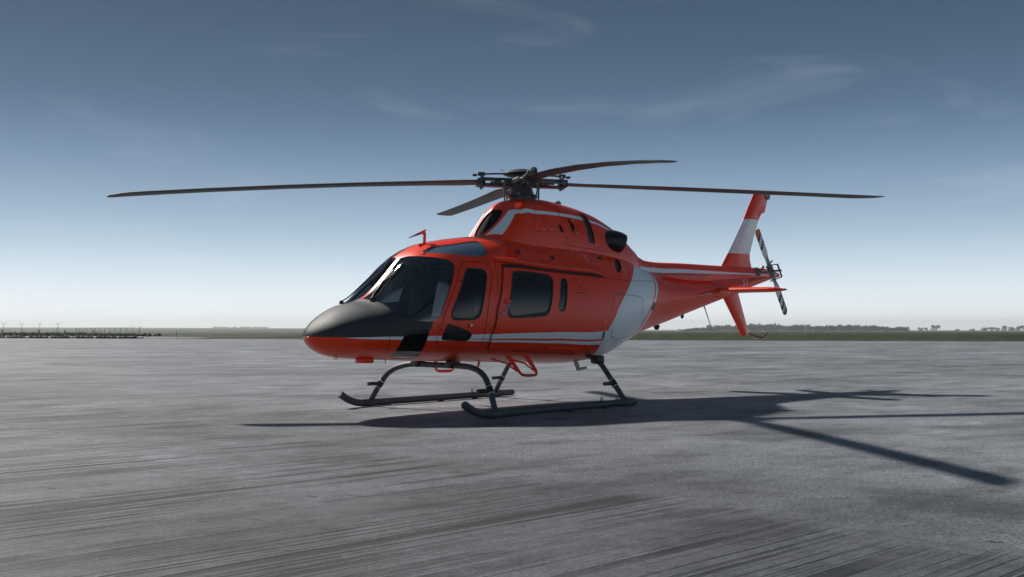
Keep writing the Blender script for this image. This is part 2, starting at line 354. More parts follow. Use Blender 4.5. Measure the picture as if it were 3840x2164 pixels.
FC=dict(
 wst_out=[(-0.807,1.136),(-0.470,1.178),(-0.383,0.859),(-0.158,0.688),(0.105,0.670),(0.329,0.680),(0.722,0.734),(0.891,0.731),(1.181,0.741),(1.461,0.758)], 
 wst_in=[(-0.685,0.540),(-0.453,0.862),(-0.366,0.691),(-0.179,0.581),(0.085,0.572),(0.307,0.586),(0.707,0.634),(0.891,0.647),(1.155,0.655),(1.385,0.662)], 
 strip=[(0.769,0.923),(0.909,0.923),(0.977,0.146),(0.836,0.147)], 
 mesh=[(-0.486,1.570),(-0.491,1.570),(-0.546,1.570),(-0.627,1.570),(-0.712,1.570),(-0.779,1.570),(-0.654,1.570),(-0.533,1.570)], 
 grill=[(0.432,0.555),(0.481,0.565),(0.497,0.471),(0.548,0.447),(0.562,0.355),(0.535,0.314),(0.536,0.266),(0.486,0.261)], 
 slot=[(0.215,0.359),(0.255,0.361),(0.280,0.222),(0.242,0.216)], 
 slot2=[(0.255,0.361),(0.287,0.345),(0.313,0.232),(0.280,0.222)], 
 acc=[(-0.162,0.671),(-0.236,0.317),(-0.238,0.222),(-0.219,0.193),(0.079,0.185),(0.036,0.522)], 
 acc2=[(0.365,0.596),(0.456,0.225),(0.650,0.220),(0.573,0.573)], 
 seam=[(0.411,1.215),(0.291,0.668),(0.287,0.391),(0.348,0.197),(0.398,0.103)], 
 lat=[(-0.051,0.227),(0.084,0.254),(0.547,0.556),(0.603,0.266)], 
)
FB['windscreen'] = FB['windscreen'][5:]
FB.update(
 g1=[(5.224,0.765),(5.258,0.659),(5.234,0.410),(5.205,-0.154)], g2=[(5.316,0.709),(5.352,0.597),(5.333,0.337),(5.321,-0.292)],
 wip_arm=[(-2.667,1.211),(-2.573,1.365),(-2.394,1.454),(-2.256,1.433)], wip_rod=[(-2.659,1.174),(-2.472,1.309),(-2.291,1.340)],
 wip_blade=[(-2.387,1.434),(-2.290,1.374),(-2.172,1.358)],
 fillet=[(-1.009,0.666),(-1.102,0.685),(-1.147,0.626),(-1.174,0.518),(-1.164,0.401),(-1.180,0.297),(-1.216,0.188)],
 boomseam=[(2.55,1.0),(2.631,0.804),(2.688,0.560),(2.773,0.250)], hinge=[(-1.802,0.533),(-1.782,0.471),(-1.736,0.429)],
 hinge2=[(-2.110,-0.051),(-2.070,-0.103),(-2.010,-0.196)], ribtxt=[(0.219,0.237),(0.403,0.232)],
 lock=[(-1.673,-0.080),(-1.660,-0.144)], lock2=[(-1.626,-0.106)], stabplate=[(4.25,0.661),(4.238,-0.341),(4.444,-0.508),(4.423,0.521)])
HP = PI / 2
def t_for_y(B, a, y, up=True):
    zt, zb, zm, w, nu, nl = [float(q) for q in B.par(np.array(a))]
    n = nu if up else nl; c = min(1.0, (y / max(w, 1e-6))) ** (n / 2); t = math.acos(c); return t if up else -t
def t_for_z(B, a, z):
    zt, zb, zm, w, nu, nl = [float(q) for q in B.par(np.array(a))]
    if z >= zm: return math.asin(min(1, ((z - zm) / (zt - zm)) ** (nu / 2)))
    return -math.asin(min(1, ((zm - z) / (zm - zb)) ** (nl / 2)))
def surf_pt(B, a, t, off=0.0):
    p, n = surf_pn(B, np.array([a], float), np.array([t], float)); return p[0] + n[0] * off
def surf_pn(B, a, t):
    a = np.asarray(a, float); t = np.clip(np.asarray(t, float), -HP, HP); e = 2e-3
    P = B(a, t)
    aa = np.maximum(a, B.a0 + 2e-3)
    tt = np.clip(t, -HP + 4e-3, HP - 4e-3)
    du = B(aa + e, tt) - B(np.maximum(aa - e, B.a0 + 1e-5), tt); dv = B(aa, tt + e) - B(aa, tt - e)
    N = np.cross(du, dv); N /= np.maximum(np.linalg.norm(N, axis=-1, keepdims=True), 1e-9)
    C = B(aa, 0 * tt); C[..., 1] = 0
    zt, zb, zm, w, nu, nl = B.par(aa)
    out = np.stack([0 * aa, P[..., 1], P[..., 2] - zm], -1)
    sg = np.sign((N * out).sum(-1)); sg[sg == 0] = 1; N *= sg[..., None]
    edge = np.abs(np.abs(t) - HP) < 1e-3
    N[edge, 1] = 0; N /= np.maximum(np.linalg.norm(N, axis=-1, keepdims=True), 1e-9)
    tip = a < B.a0 + 3e-3; N[tip] = (-1, 0, 0)
    return P, N
def resample(pts, step=0.03, closed=True):
    out = []; n = len(pts)
    for i in range(n if closed else n - 1):
        p = np.array(pts[i]); q = np.array(pts[(i + 1) % n]); k = max(1, int(math.ceil(np.linalg.norm(q - p) / step)))
        for j in range(k): out.append(tuple(p + (q - p) * j / k))
    if not closed: out.append(tuple(pts[-1]))
    return out
def chaikin(pts, it=2, closed=True):
    for _ in range(it):
        o = []; n = len(pts)
        if not closed: o.append(tuple(pts[0]))
        for i in range(n if closed else n - 1):
            p = np.array(pts[i]); q = np.array(pts[(i + 1) % n]); o += [tuple(p * .75 + q * .25), tuple(p * .25 + q * .75)]
        if not closed: o.append(tuple(pts[-1]))
        pts = o
    return pts
def inset(pts, d, rho=0.8):
    P = np.array(pts, float) * np.array([1, rho]); n = len(P); Q = []
    area = 0.5 * sum(P[i][0] * P[(i + 1) % n][1] - P[(i + 1) % n][0] * P[i][1] for i in range(n)); sg = 1 if area > 0 else -1
    for i in range(n):
        e1 = P[i] - P[i - 1]; e2 = P[(i + 1) % n] - P[i]
        nn = np.array([-e1[1], e1[0]]) / max(np.linalg.norm(e1), 1e-9) + np.array([-e2[1], e2[0]]) / max(np.linalg.norm(e2), 1e-9)
        nn /= max(np.linalg.norm(nn), 1e-9); Q.append(tuple((P[i] + nn * sg * d) / np.array([1, rho])))
    return Q
def inside(poly, x, y):
    poly = np.asarray(poly, float); r = np.zeros(x.shape, bool); n = len(poly)
    for i in range(n):
        x1, y1 = poly[i]; x2, y2 = poly[(i + 1) % n]
        if y1 == y2: continue
        c = ((y1 > y) != (y2 > y)); xi = (x2 - x1) * (y - y1) / (y2 - y1) + x1
        r ^= c & (x < xi)
    return r
class Skin:
    """triangulated half surface cut exactly along the given outlines"""
    def __init__(s, B, amax, t0, t1, polys, ds, nt):
        s.B = B; K = 3.0
        smax = math.sqrt(amax - B.a0); ns = int(smax / ds)
        S, T = np.meshgrid(np.linspace(0, smax, ns + 1), np.linspace(t0, t1, nt + 1), indexing='ij')
        G = np.stack([S.ravel() * K, T.ravel()], 1)
        border = (S == 0) | (S == smax) | (T == t0) | (T == t1)
        cv = []; ce = []
        for poly, closed in polys:
            pts = resample(poly, 0.035, closed); k = len(cv)
            cv += [(math.sqrt(max(0, min(a, amax) - B.a0)) * K, min(max(t, t0), t1)) for a, t in pts]
            n = len(pts); ce += [(k + i, k + (i + 1) % n) for i in range(n if closed else n - 1)]
        if cv:
            C = np.array(cv); sc = np.array([ds * K, (t1 - t0) / nt]); keep = np.ones(len(G), bool)
            for i in range(0, len(G), 2000):
                d = ((G[i:i + 2000, None] - C[None]) / sc); keep[i:i + 2000] = (d * d).sum(-1).min(1) > 0.12
            keep |= border.ravel(); G = G[keep]
        V = [Vector((float(x), float(y))) for x, y in list(map(tuple, G)) + cv]
        off = len(G); E = [(a + off, b + off) for a, b in ce]
        r = delaunay_2d_cdt(V, E, [], 0, 1e-6)
        X = np.array([(v.x, v.y) for v in r[0]]); s.a = B.a0 + (X[:, 0] / K) ** 2; s.t = X[:, 1]
        s.P, s.N = surf_pn(B, s.a, s.t)
        s.F = np.array([f for f in r[2] if len(f) == 3])
        c = X[s.F].mean(1); s.ca = B.a0 + (c[:, 0] / K) ** 2; s.ct = c[:, 1]
    def sel(s, poly): return inside(poly, s.ca, s.ct)
    def make(s, name, mask, matidx, mats, parent, sides=(1, -1), off=0.0, flip=False, skirt=0.0, **k):
        """one mesh of the chosen triangles; sides: +1 port, -1 starboard"""
        F = s.F[mask]; mi = matidx[mask] if hasattr(matidx, '__len__') else np.full(len(F), matidx)
        used = np.unique(F); mp = -np.ones(len(s.P), int); mp[used] = np.arange(len(used)); F = mp[F]
        P = s.P[used] + s.N[used] * off; N = s.N[used]
        if flip: N = -N
        VV = []; NN = []; FF = []; MM = []; SK = []
        # boundary edges for the skirt
        bd = []
        if skirt:
            cnt = {}
            for f in F:
                for i in range(3):
                    e = (f[i], f[(i + 1) % 3]); cnt[tuple(sorted(e))] = cnt.get(tuple(sorted(e)), 0) + 1
            bd = [e for e, c in cnt.items() if c == 1 and not (abs(P[e[0]][1]) < 1e-4 and abs(P[e[1]][1]) < 1e-4)]
        for sd in sides:
            Q = P * np.array([1, sd, 1]); NQ = N * np.array([1, sd, 1]); k0 = len(VV)
            fn = np.cross(Q[F[:, 1]] - Q[F[:, 0]], Q[F[:, 2]] - Q[F[:, 0]])
            bad = (fn * (NQ[F[:, 0]] + NQ[F[:, 1]] + NQ[F[:, 2]])).sum(-1) < 0
            G = np.where(bad[:, None], F[:, ::-1], F)
            VV += list(Q); NN += list(NQ); FF += [tuple(g + k0) for g in G]; MM += list(mi)
            if bd:
                bv = sorted({i for e in bd for i in e}); k1 = len(VV); ix = {v: k1 + j for j, v in enumerate(bv)}
                for v in bv: VV.append(Q[v] - NQ[v] * skirt); NN.append(NQ[v])
                for e in bd: FF.append((e[0] + k0, e[1] + k0, ix[e[1]], ix[e[0]])); MM.append(len(mats) - 1)
        Rt = body_to_root(VV); c, sn = math.cos(PITCH), math.sin(PITCH)
        NN = np.array(NN); NR = np.stack([NN[:, 0] * c + NN[:, 2] * sn, -NN[:, 1], NN[:, 2] * c - NN[:, 0] * sn], 1)
        me = bpy.data.meshes.new(name)
        # root frame mirrors y, so reverse the winding
        me.from_pydata([tuple(p) for p in Rt], [], [tuple(int(i) for i in reversed(f)) for f in FF])
        for m in mats: me.materials.append(m)
        me.polygons.foreach_set('material_index', [int(q) for q in MM]); me.polygons.foreach_set('use_smooth', [True] * len(FF))
        me.update(); me.normals_split_custom_set_from_vertices([tuple(n) for n in NR])
        return link(name, me, parent, **k)
def ribbon(B, pts, width, off, mat, name, parent, side=1, closed=False, smooth=1, thick=0.0, step=0.03):
    """narrow strip lying on the skin"""
    q = chaikin(pts, smooth, closed) if smooth else pts
    q = np.array(resample(q, step, closed)); P, N = surf_pn(B, q[:, 0], q[:, 1]); n = len(P)
    Tn = (np.roll(P, -1, 0) - np.roll(P, 1, 0))
    if not closed: Tn[0] = P[1] - P[0]; Tn[-1] = P[-1] - P[-2]
    W = np.cross(N, Tn); W /= np.maximum(np.linalg.norm(W, axis=1, keepdims=True), 1e-9)
    A = P + W * width / 2 + N * off; C = P - W * width / 2 + N * off
    lay = [A, C]
    if thick: lay = [P + W * width / 2 - N * 0.004, A, C, P - W * width / 2 - N * 0.004]
    V = np.concatenate(lay); V[:, 1] *= side; F = []; L = len(lay)
    for i in range(n if closed else n - 1):
        j = (i + 1) % n
        for k in range(L - 1): F.append((k * n + i, k * n + j, (k + 1) * n + j, (k + 1) * n + i))
    if thick and not closed: F += [(0, n, 2 * n, 3 * n), (n - 1, 2 * n - 1, 3 * n - 1, 4 * n - 1)]
    m = MB(); m.add(V, F, 0, not thick); return m.build(name, mat, parent)
def patch(B, poly, off, mat, name, parent, side=1, thick=0.0):
    """small flat-ish plate lying on the skin (fan), with optional thickness"""
    q = np.array(resample(poly, 0.03, True)); c = q.mean(0); q = np.vstack([q, c]); P, N = surf_pn(B, q[:, 0], q[:, 1])
    n = len(P) - 1; T = P + N * off; T[:, 1] *= side; m = MB()
    m.add(T, [(i, (i + 1) % n, n) for i in range(n)], 0, True)
    if thick:
        Lw = P - N * 0.004; Lw[:, 1] *= side; k = len(m.v); m.add(np.vstack([T[:n], Lw[:n]]), [(i, (i + 1) % n, (i + 1) % n + n, i + n) for i in range(n)], 0, False)
    return m.build(name, mat, parent)
# ------------------------------------------------------------------ helicopter
HELI_AT = (0.104, 13.66, 0.0); HEAD = R_(44)
heli = empty('helicopter', HELI_AT, HEAD, label='red and white helicopter with dark nose standing on skids on the apron', cat='helicopter')

# ---- main shell: paint outlines
c2 = lambda k: chaikin(FB[k], 2)
post = [(a, t_for_y(BODY, a, 0.034)) for a in np.linspace(-2.655, -2.10, 12)]
P_ws = post + chaikin(FB['windscreen'], 1, False)
ws_low = [(-2.174, .004), (-2.277, .02), (-2.416, .07), (-2.495, .145), (-2.545, .23), (-2.600, .405), (-2.638, .64), (-2.658, .925), (-2.673, 1.20), (-2.66, HP)]
P_dark = [(-3.37, -.03), (-3.151, -.085), (-2.873, -.141), (-2.54, -.231), (-2.226, -.27), (-2.216, -.149)] + ws_low + [(-3.0, HP), (-3.37, HP)]
P_wn = [(-3.151, -.085), (-2.873, -.141), (-2.54, -.231), (-2.35, -.255), (-2.35, -.36), (-2.558, -.323), (-2.785, -.248), (-3.009, -.170)]
st_top, st_bot, red_t, red_b = FB['st_top'], FB['st_bot'], FB['red_top'], FB['red_bot']
P_w1 = st_top + list(reversed(red_t)) + [(-2.0, -.41), (-2.224, -.385)]
P_w1 = [(-2.3, -.265)] + st_top[1:] + list(reversed(red_t)) + [(-1.8, -.415), (-2.3, -.37)]
P_w2 = [(-2.3, -.37), (-1.8, -.415), (-1.624, -.410)] + red_b[1:] + list(reversed(st_bot)) + [(-2.3, -.375)]
band_f = [(2.2, HP)] + FB['band_f'] + [(.97, -1.2), (1.05, -HP)]
band_r = [(2.34, HP), (2.33, 1.0), (2.345, .657), (2.345, .533), (2.312, .279), (2.234, .066), (2.118, -.115), (2.034, -.217), (1.908, -.363), (1.86, -.6), (1.9, -.95), (2.05, -HP)]
band_3 = [(2.46, HP), (2.45, 1.0), (2.44, .75), (2.435, .507), (2.419, .283), (2.365, .09), (2.243, -.116), (2.165, -.282), (2.059, -.479), (2.02, -.7), (2.06, -1.0), (2.2, -HP)]
band_2 = [(p[0] * .55 + q[0] * .45, p[1] * .55 + q[1] * .45) for p, q in zip(band_r, band_3)]
sm = lambda p: chaikin(p, 2, False)
P_band = sm(band_f) + list(reversed(sm(band_r))); P_line = sm(band_2) + list(reversed(sm(band_3)))
P_chin = chaikin([p for p in FB['chin']], 2)
P_sky = chaikin(FB['sky'], 1); P_pd = chaikin(FB['pdoor'], 1); P_pw = c2('pwin'); P_pwi = inset(P_pw, .020)
P_pq = chaikin(FB['pquarter'], 1); P_sd = FB['sdoor']; P_sw = c2('swin'); P_swi = inset(P_sw, .020)
P_ov = c2('oval'); P_ovi = inset(P_ov, .010); P_sq = FB['sqvent']; P_oe = c2('ovalvent')
SK = Skin(BODY, 6.62, -HP, HP, [(p, True) for p in (P_ws, P_dark, P_wn, P_w1, P_w2, P_band, P_line, P_chin, P_sky, P_pd, P_pw, P_pwi, P_pq, P_sd, P_sw, P_swi, P_ov, P_ovi, P_sq, P_oe)], 0.022, 68)
s_ws = SK.sel(P_ws); s_chin = SK.sel(P_chin); s_sky = SK.sel(P_sky); s_pw = SK.sel(P_pw); s_pwi = SK.sel(P_pwi)
s_pq = SK.sel(P_pq); s_sw = SK.sel(P_sw); s_swi = SK.sel(P_swi); s_ov = SK.sel(P_ov); s_ovi = SK.sel(P_ovi)
s_sq = SK.sel(P_sq); s_oe = SK.sel(P_oe)
s_open = s_ws | s_chin | s_sky | s_pw | s_pq | s_sw | s_ov | s_sq | s_oe
s_pd = SK.sel(P_pd) & ~s_open; s_sd = SK.sel(P_sd) & ~s_open
col = np.zeros(len(SK.F), int)
col[SK.sel(P_wn) | SK.sel(P_w1) | SK.sel(P_w2)] = 1
col[SK.sel(P_band)] = 1; col[SK.sel(P_line)] = 1
col[SK.sel(P_dark) & ~SK.sel(P_wn)] = 2
PM = [M['red'], M['white'], M['nose']]; PMD = PM + [M['rubber']]
s_nose = (SK.ca < -2.70) & ~s_open
s_tail = (SK.ca > 2.62) & ~s_open
s_cab = ~s_open & ~s_pd & ~s_sd & ~s_tail
fus = SK.make('fuselage', s_cab, col, PM, heli)
boom = SK.make('tail_boom', s_tail, col, PM, heli)
trim_m = ~s_open & (SK.ca > -2.66) & (SK.ca < 0.9)
SK.make('cabin_trim', trim_m, 0, [M['trim']], heli, off=-0.03, flip=True)
def lower(ob):      # children of a panel
    return ob
for sd in (1, -1):
    SK.make('windscreen', s_ws, 0, [M['wglass']], heli, (sd,), off=-0.003, skirt=0.012)
    SK.make('chin_window', s_chin, 0, [M['glass']], heli, (sd,), off=-0.003)
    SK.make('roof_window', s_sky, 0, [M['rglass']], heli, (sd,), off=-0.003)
    pd = SK.make('pilot_door', s_pd, col, PMD, heli, (sd,), off=0.003, skirt=0.02)
    SK.make('window_frame', s_pw & ~s_pwi, 0, [M['rubber']], pd, (sd,), off=0.008, skirt=0.016)
    SK.make('window_pane', s_pwi, 0, [M['glass']], pd, (sd,), off=-0.002)
    SK.make('lower_pane', s_pq, 0, [M['black']], pd, (sd,), off=-0.006)
    ribbon(BODY, P_pq, 0.012, 0.006, M['rubber'], 'lower_frame', pd, sd, True, 0, thick=1)
    ribbon(BODY, P_pd, 0.007, 0.0045, M['seam'], 'door_seam', pd, sd, True, 0)
    for hk in ('hinge', 'hinge2'):
        ribbon(BODY, FB[hk], 0.014, 0.014, M['red'], 'hinge', pd, sd, False, 0, thick=1)
        ribbon(BODY, [(a + .012, t - .03) for a, t in FB[hk]], 0.010, 0.005, M['seam'], 'hinge_gap', pd, sd, False, 0)
    ribbon(BODY, FB['lock'], 0.02, 0.006, M['black'], 'latch_slot', pd, sd, False, 0)
    a, t = FB['lock2'][0]; m = MB(); p = surf_pt(BODY, a, t, .004); p[1] *= sd
    m.lathe(p, [(.016, 0), (.016, .008), (.006, .010)], 14, 0, (0, sd, 0.05)); m.build('door_lock', M['metal'], pd)
    sdr = SK.make('sliding_door', s_sd, col, PMD, heli, (sd,), off=0.010, skirt=0.03)
    SK.make('window_frame', s_sw & ~s_swi, 0, [M['rubber']], sdr, (sd,), off=0.016, skirt=0.02)
    SK.make('window_pane', s_swi, 0, [M['glass']], sdr, (sd,), off=0.004)
    ribbon(BODY, [FB['sdoor'][i] for i in range(6)], 0.014, 0.0135, M['seam'], 'door_seam', sdr, sd, False, 0)
    ribbon(BODY, FB['sdoor'][5:8], 0.006, 0.0125, M['seam'], 'lower_seam', sdr, sd, False, 0)
    # door handle: cup and lever
    hp = [surf_pt(BODY, a, t, .02) for a, t in FB['handle']]; m = MB()
    q = surf_pt(BODY, FB['handle'][0][0] - .005, FB['handle'][0][1] + .005, .012); q[1] *= sd
    m.rbox(q, (.11, .035, .05), .012, 0); m.build('handle_cup', M['red'], sdr)
    m = MB(); m.tube([np.array(p) * np.array([1, sd, 1]) for p in hp[1:3]] + [np.array(surf_pt(BODY, FB['handle'][3][0] + .05, FB['handle'][3][1] - .005, .03)) * np.array([1, sd, 1]), np.array(hp[3]) * np.array([1, sd, 1])], [.009, .009, .013, .016], 10, 0)
    m.build('handle_lever', M['clamp'], sdr)
    ow = SK.make('cabin_window', s_ovi, 0, [M['glass']], heli, (sd,), off=-0.012)
    SK.make('window_reveal', s_ov & ~s_ovi, 0, [M['rubber']], ow, (sd,), off=-0.001, skirt=0.02)
    SK.make('oval_vent', s_oe, 0, [M['black']], fus, (sd,), off=-0.02)
    ribbon(BODY, P_oe, 0.012, 0.002, M['red'], 'vent_rim', fus, sd, True, 0, thick=1)
    SK.make('square_vent', s_sq, 0, [M['seam']], fus, (sd,), off=-0.03)
    ribbon(BODY, [(1.02, .93), (1.085, .935)], 0.02, -.012, M['latch'], 'vent_bar', fus, sd, False, 0)
    # sliding door rail and its fairing
    rl = FB['rail'][1:]
    ribbon(BODY, [(a, t - .006) for a, t in rl], 0.036, 0.026, M['black'], 'door_rail', fus, sd, False, 0, thick=1)
    lp = resample(chaikin(FB['lip'], 2, False), .05, False); n = len(lp); m = MB(); pts = []; rr = []
    for i, (a, t) in enumerate(lp):
        u = i / (n - 1); pts.append(surf_pt(BODY, a, t - .018 * min(1, u * 6), .012) * np.array([1, sd, 1])); rr.append(.018 + .044 * min(1, u * 5) * min(1, (1 - u) * 4.5))
    m.tube(pts, rr, 14, 0, True, 0.72); m.build('rail_fairing', M['red'], fus)
    ribbon(BODY, FB['fillet'], .006, .002, M['seam'], 'panel_seam', fus, sd, False, 1)
    ribbon(BODY, FB['fender'], .022, .016, M['red'], 'rub_strip', fus, sd, False, 0, thick=1)
    ribbon(BODY, [(a, t - .05) for a, t in FB['lowline']][1:], .010, .003, M['seam'], 'panel_seam', fus, sd, False, 1)
    for k, mt in (('panell', 'seam'), ('midline', 'seam'), ('nosesm', 'seam'), ('hatchfwd', 'seam'), ('boomseam', 'seam')):
        ribbon(BODY, FB[k], .005, .0015, M[mt], 'panel_seam', boom if k == 'boomseam' else fus, sd, False, 1)
    for k in ('hatch', 'hatchlow'): ribbon(BODY, FB[k], .006, .0015, M['seamw'], 'hatch_seam', fus, sd, False, 1)
    for k in ('deckpA', 'deckpB', 'deckpC'): ribbon(BODY, FB[k], .004, .0015, M['seam'], 'panel_seam', fus, sd, False, 1)
    for a, t in FB['latches'][:6]:
        ribbon(BODY, [(a - .02, t + .005), (a + .02, t - .005)], .014, .004, M['latch'], 'panel_latch', fus, sd, False, 0, thick=1)
    for (a, t, L) in ((.65, .80, .09), (1.44, .60, .08)):
        ribbon(BODY, [(a, t + L), (a, t - L)], .012, .004, M['latch'], 'vent_blade', fus, sd, False, 0, thick=1)
    # box scoops on the shoulder
    for k in ('scoopA', 'scoopB'):
        c = np.array(FB[k]).mean(0); P0 = [surf_pt(BODY, a, t, -.01) for a, t in FB[k]]
        P1 = [surf_pt(BODY, a + dx, t, h) for (a, t), h, dx in zip(FB[k], (.012, .065, .05, .012), (0, -.015, -.015, 0))]
        V = np.array(P0 + P1) * np.array([1, sd, 1]); m = MB()
        m.add(V, [(4, 5, 6, 7), (0, 1, 5, 4), (1, 2, 6, 5), (2, 3, 7, 6), (3, 0, 4, 7)], 0, False); sc = m.build('air_scoop', M['red'], fus)
        q = lambda u, v: V[5] * (1 - u) * (1 - v) + V[1] * u * (1 - v) + V[6] * (1 - u) * v + V[2] * u * v
        m = MB(); V2 = [np.array(q(u, v)) + np.array([.004, 0.002 * sd, 0]) for u, v in ((.12, .25), (.8, .25), (.8, .85), (.12, .85))]
        m.add(V2, [(0, 1, 2, 3)], 0, False); m.build('scoop_mouth', M['black'], sc)
        c2_ = [np.array(surf_pt(BODY, FB[k][0][0] + .62 * (FB[k][1][0] - FB[k][0][0]) + dx, c[1] - .02 + dt, .055)) * np.array([1, sd, 1]) for dx, dt in ((-.03, .03), (.035, .03), (.03, -.045), (-.035, -.045))]
        m = MB(); m.add(c2_, [(0, 1, 2, 3)], 0, False); m.build('scoop_screen', M['black'], sc)
    ribbon(BODY, [(.829, -.232), (.836, -.378)], .03, .008, M['black'], 'drain_strip', fus, sd, False, 0, thick=1)
    ribbon(BODY, [(2.18, -.19), (2.27, -.05)], .05, .006, M['black'], 'band_plate', fus, sd, False, 0, thick=1)
    for k in range(5):
        ribbon(BODY, [(.315, .37 - .022 * k), (.355, .369 - .022 * k)], .006, .0012, M['latch'] if k == 0 else M['seam'], 'placard_line', fus, sd, False, 0)
    ribbon(BODY, FB['ribtxt'], .008, .003, M['seam'], 'step_line', fus, sd, False, 0)
    # small numeral near the band
    q = [(.818, -.030), (.842, -.030), (.848, -.042), (.838, -.055), (.826, -.057), (.838, -.059), (.85, -.070), (.842, -.086), (.816, -.088)]
    ribbon(BODY, q, .006, .0015, M['latch'], 'numeral_three', fus, sd, False, 0, step=.01)
    # 11 on the tail
    for k in ('g1', 'g2'): ribbon(BODY, FB[k], .022, .002, M['white'], 'numeral_one', boom, sd, False, 1)
    # rivets along seams
    m = MB()
    def rivets(line, n, off=(0, 0)):
        q = np.array(resample(line, .02, False)); ix = np.linspace(0, len(q) - 1, n).astype(int)
        for a, t in q[ix]:
            p, nn = surf_pn(BODY, np.array([a + off[0]]), np.array([t + off[1]])); p = p[0]; nn = nn[0]
            m.lathe(p * np.array([1, sd, 1]), [(.0055, -.001), (.0055, .0022), (.002, .0032)], 6, 0, nn * np.array([1, sd, 1]))
    rivets(FB['panell'], 12, (0, .03)); rivets(FB['midline'], 12, (0, .03)); rivets(FB['hatchlow'], 10, (0.02, -.06)); rivets([(-1.22, .62), (-1.2, .3)], 6, (-.03, 0))
    rivets([(-1.15, 1.08), (-1.17, .80), (-1.3, .70)], 10, (.03, 0)); rivets([(.95, .60), (2.1, .62)], 8)
    rivets([(-2.0, 1.25), (-1.5, 1.45), (-1.0, 1.5)], 14); rivets([(-2.02, 1.2), (-1.9, 1.02), (-1.72, .86)], 9, (.02, .03))
    m.build('rivets', M['seam'], fus, kind='stuff')
    # wiper
    m = MB(); WF = FB if sd > 0 else dict(wip_arm=[(-2.67, 1.02), (-2.52, 1.12), (-2.30, 1.28), (-2.24, 1.33)], wip_rod=[(-2.665, .97), (-2.5, 1.06), (-2.30, 1.22)], wip_blade=[(-2.42, 1.43), (-2.25, 1.46), (-2.11, 1.44)])
    PW = lambda k, off: [surf_pt(BODY, a, t, off) * np.array([1, sd, 1]) for a, t in resample(WF[k], .06, False)]
    m.tube(PW('wip_arm', .026), .0075, 8); m.tube(PW('wip_rod', .024), .005, 8)
    wp = m.build('wiper', M['black'], heli)
    m = MB(); m.tube(PW('wip_blade', .016), .011, 8, 0, True, 1.3); m.build('wiper_blade', M['rubber'], wp)
    m = MB(); p = surf_pt(BODY, *WF['wip_arm'][0], .0) * np.array([1, sd, 1]); m.lathe(p, [(.03, 0), (.026, .03), (.012, .045)], 12); m.build('wiper_pivot', M['black'], wp)
    # dark seal round the glass
    ribbon(BODY, ws_low[:-1], .012, .003, M['rubber'], 'glass_seal', fus, sd, False, 1)
    ribbon(BODY, [(-1.93, 1.31), (-1.872, 1.268), (-1.624, 1.165), (-1.36, 1.168), (-1.19, 1.162)], .016, .004, M['rubber'], 'roof_seal', fus, sd, False, 1)
# ---- engine cowling
P_cs = FC['wst_out'] + [(1.7, .775), (1.95, .80), (2.0, .70), (1.7, .68)] + list(reversed(FC['wst_in']))
P_strip = FC['strip']; P_grill = chaikin(FC['grill'], 1); P_s1 = FC['slot']; P_s2 = FC['slot2']
P_int = chaikin([(-.84, HP), (-.82, 1.42), (-.72, 1.30), (-.60, 1.28), (-.52, 1.32), (-.475, 1.42), (-.47, HP)], 2, False)
CK = Skin(COWL, 2.2, 0, HP, [(p, True) for p in (P_cs, P_strip, P_grill, P_s1, P_s2, P_int)], 0.022, 44)
k_st = CK.sel(P_strip); k_gr = CK.sel(P_grill); k_s1 = CK.sel(P_s1); k_s2 = CK.sel(P_s2); k_in = CK.sel(P_int)
kc = np.zeros(len(CK.F), int); kc[CK.sel(P_cs)] = 1
cowl = CK.make('engine_cowling', ~(k_gr | k_s1 | k_s2 | k_in | k_st), kc, PM, heli)
CK.make('front_intake', k_in, 0, [M['mesh']], cowl, off=-.02)
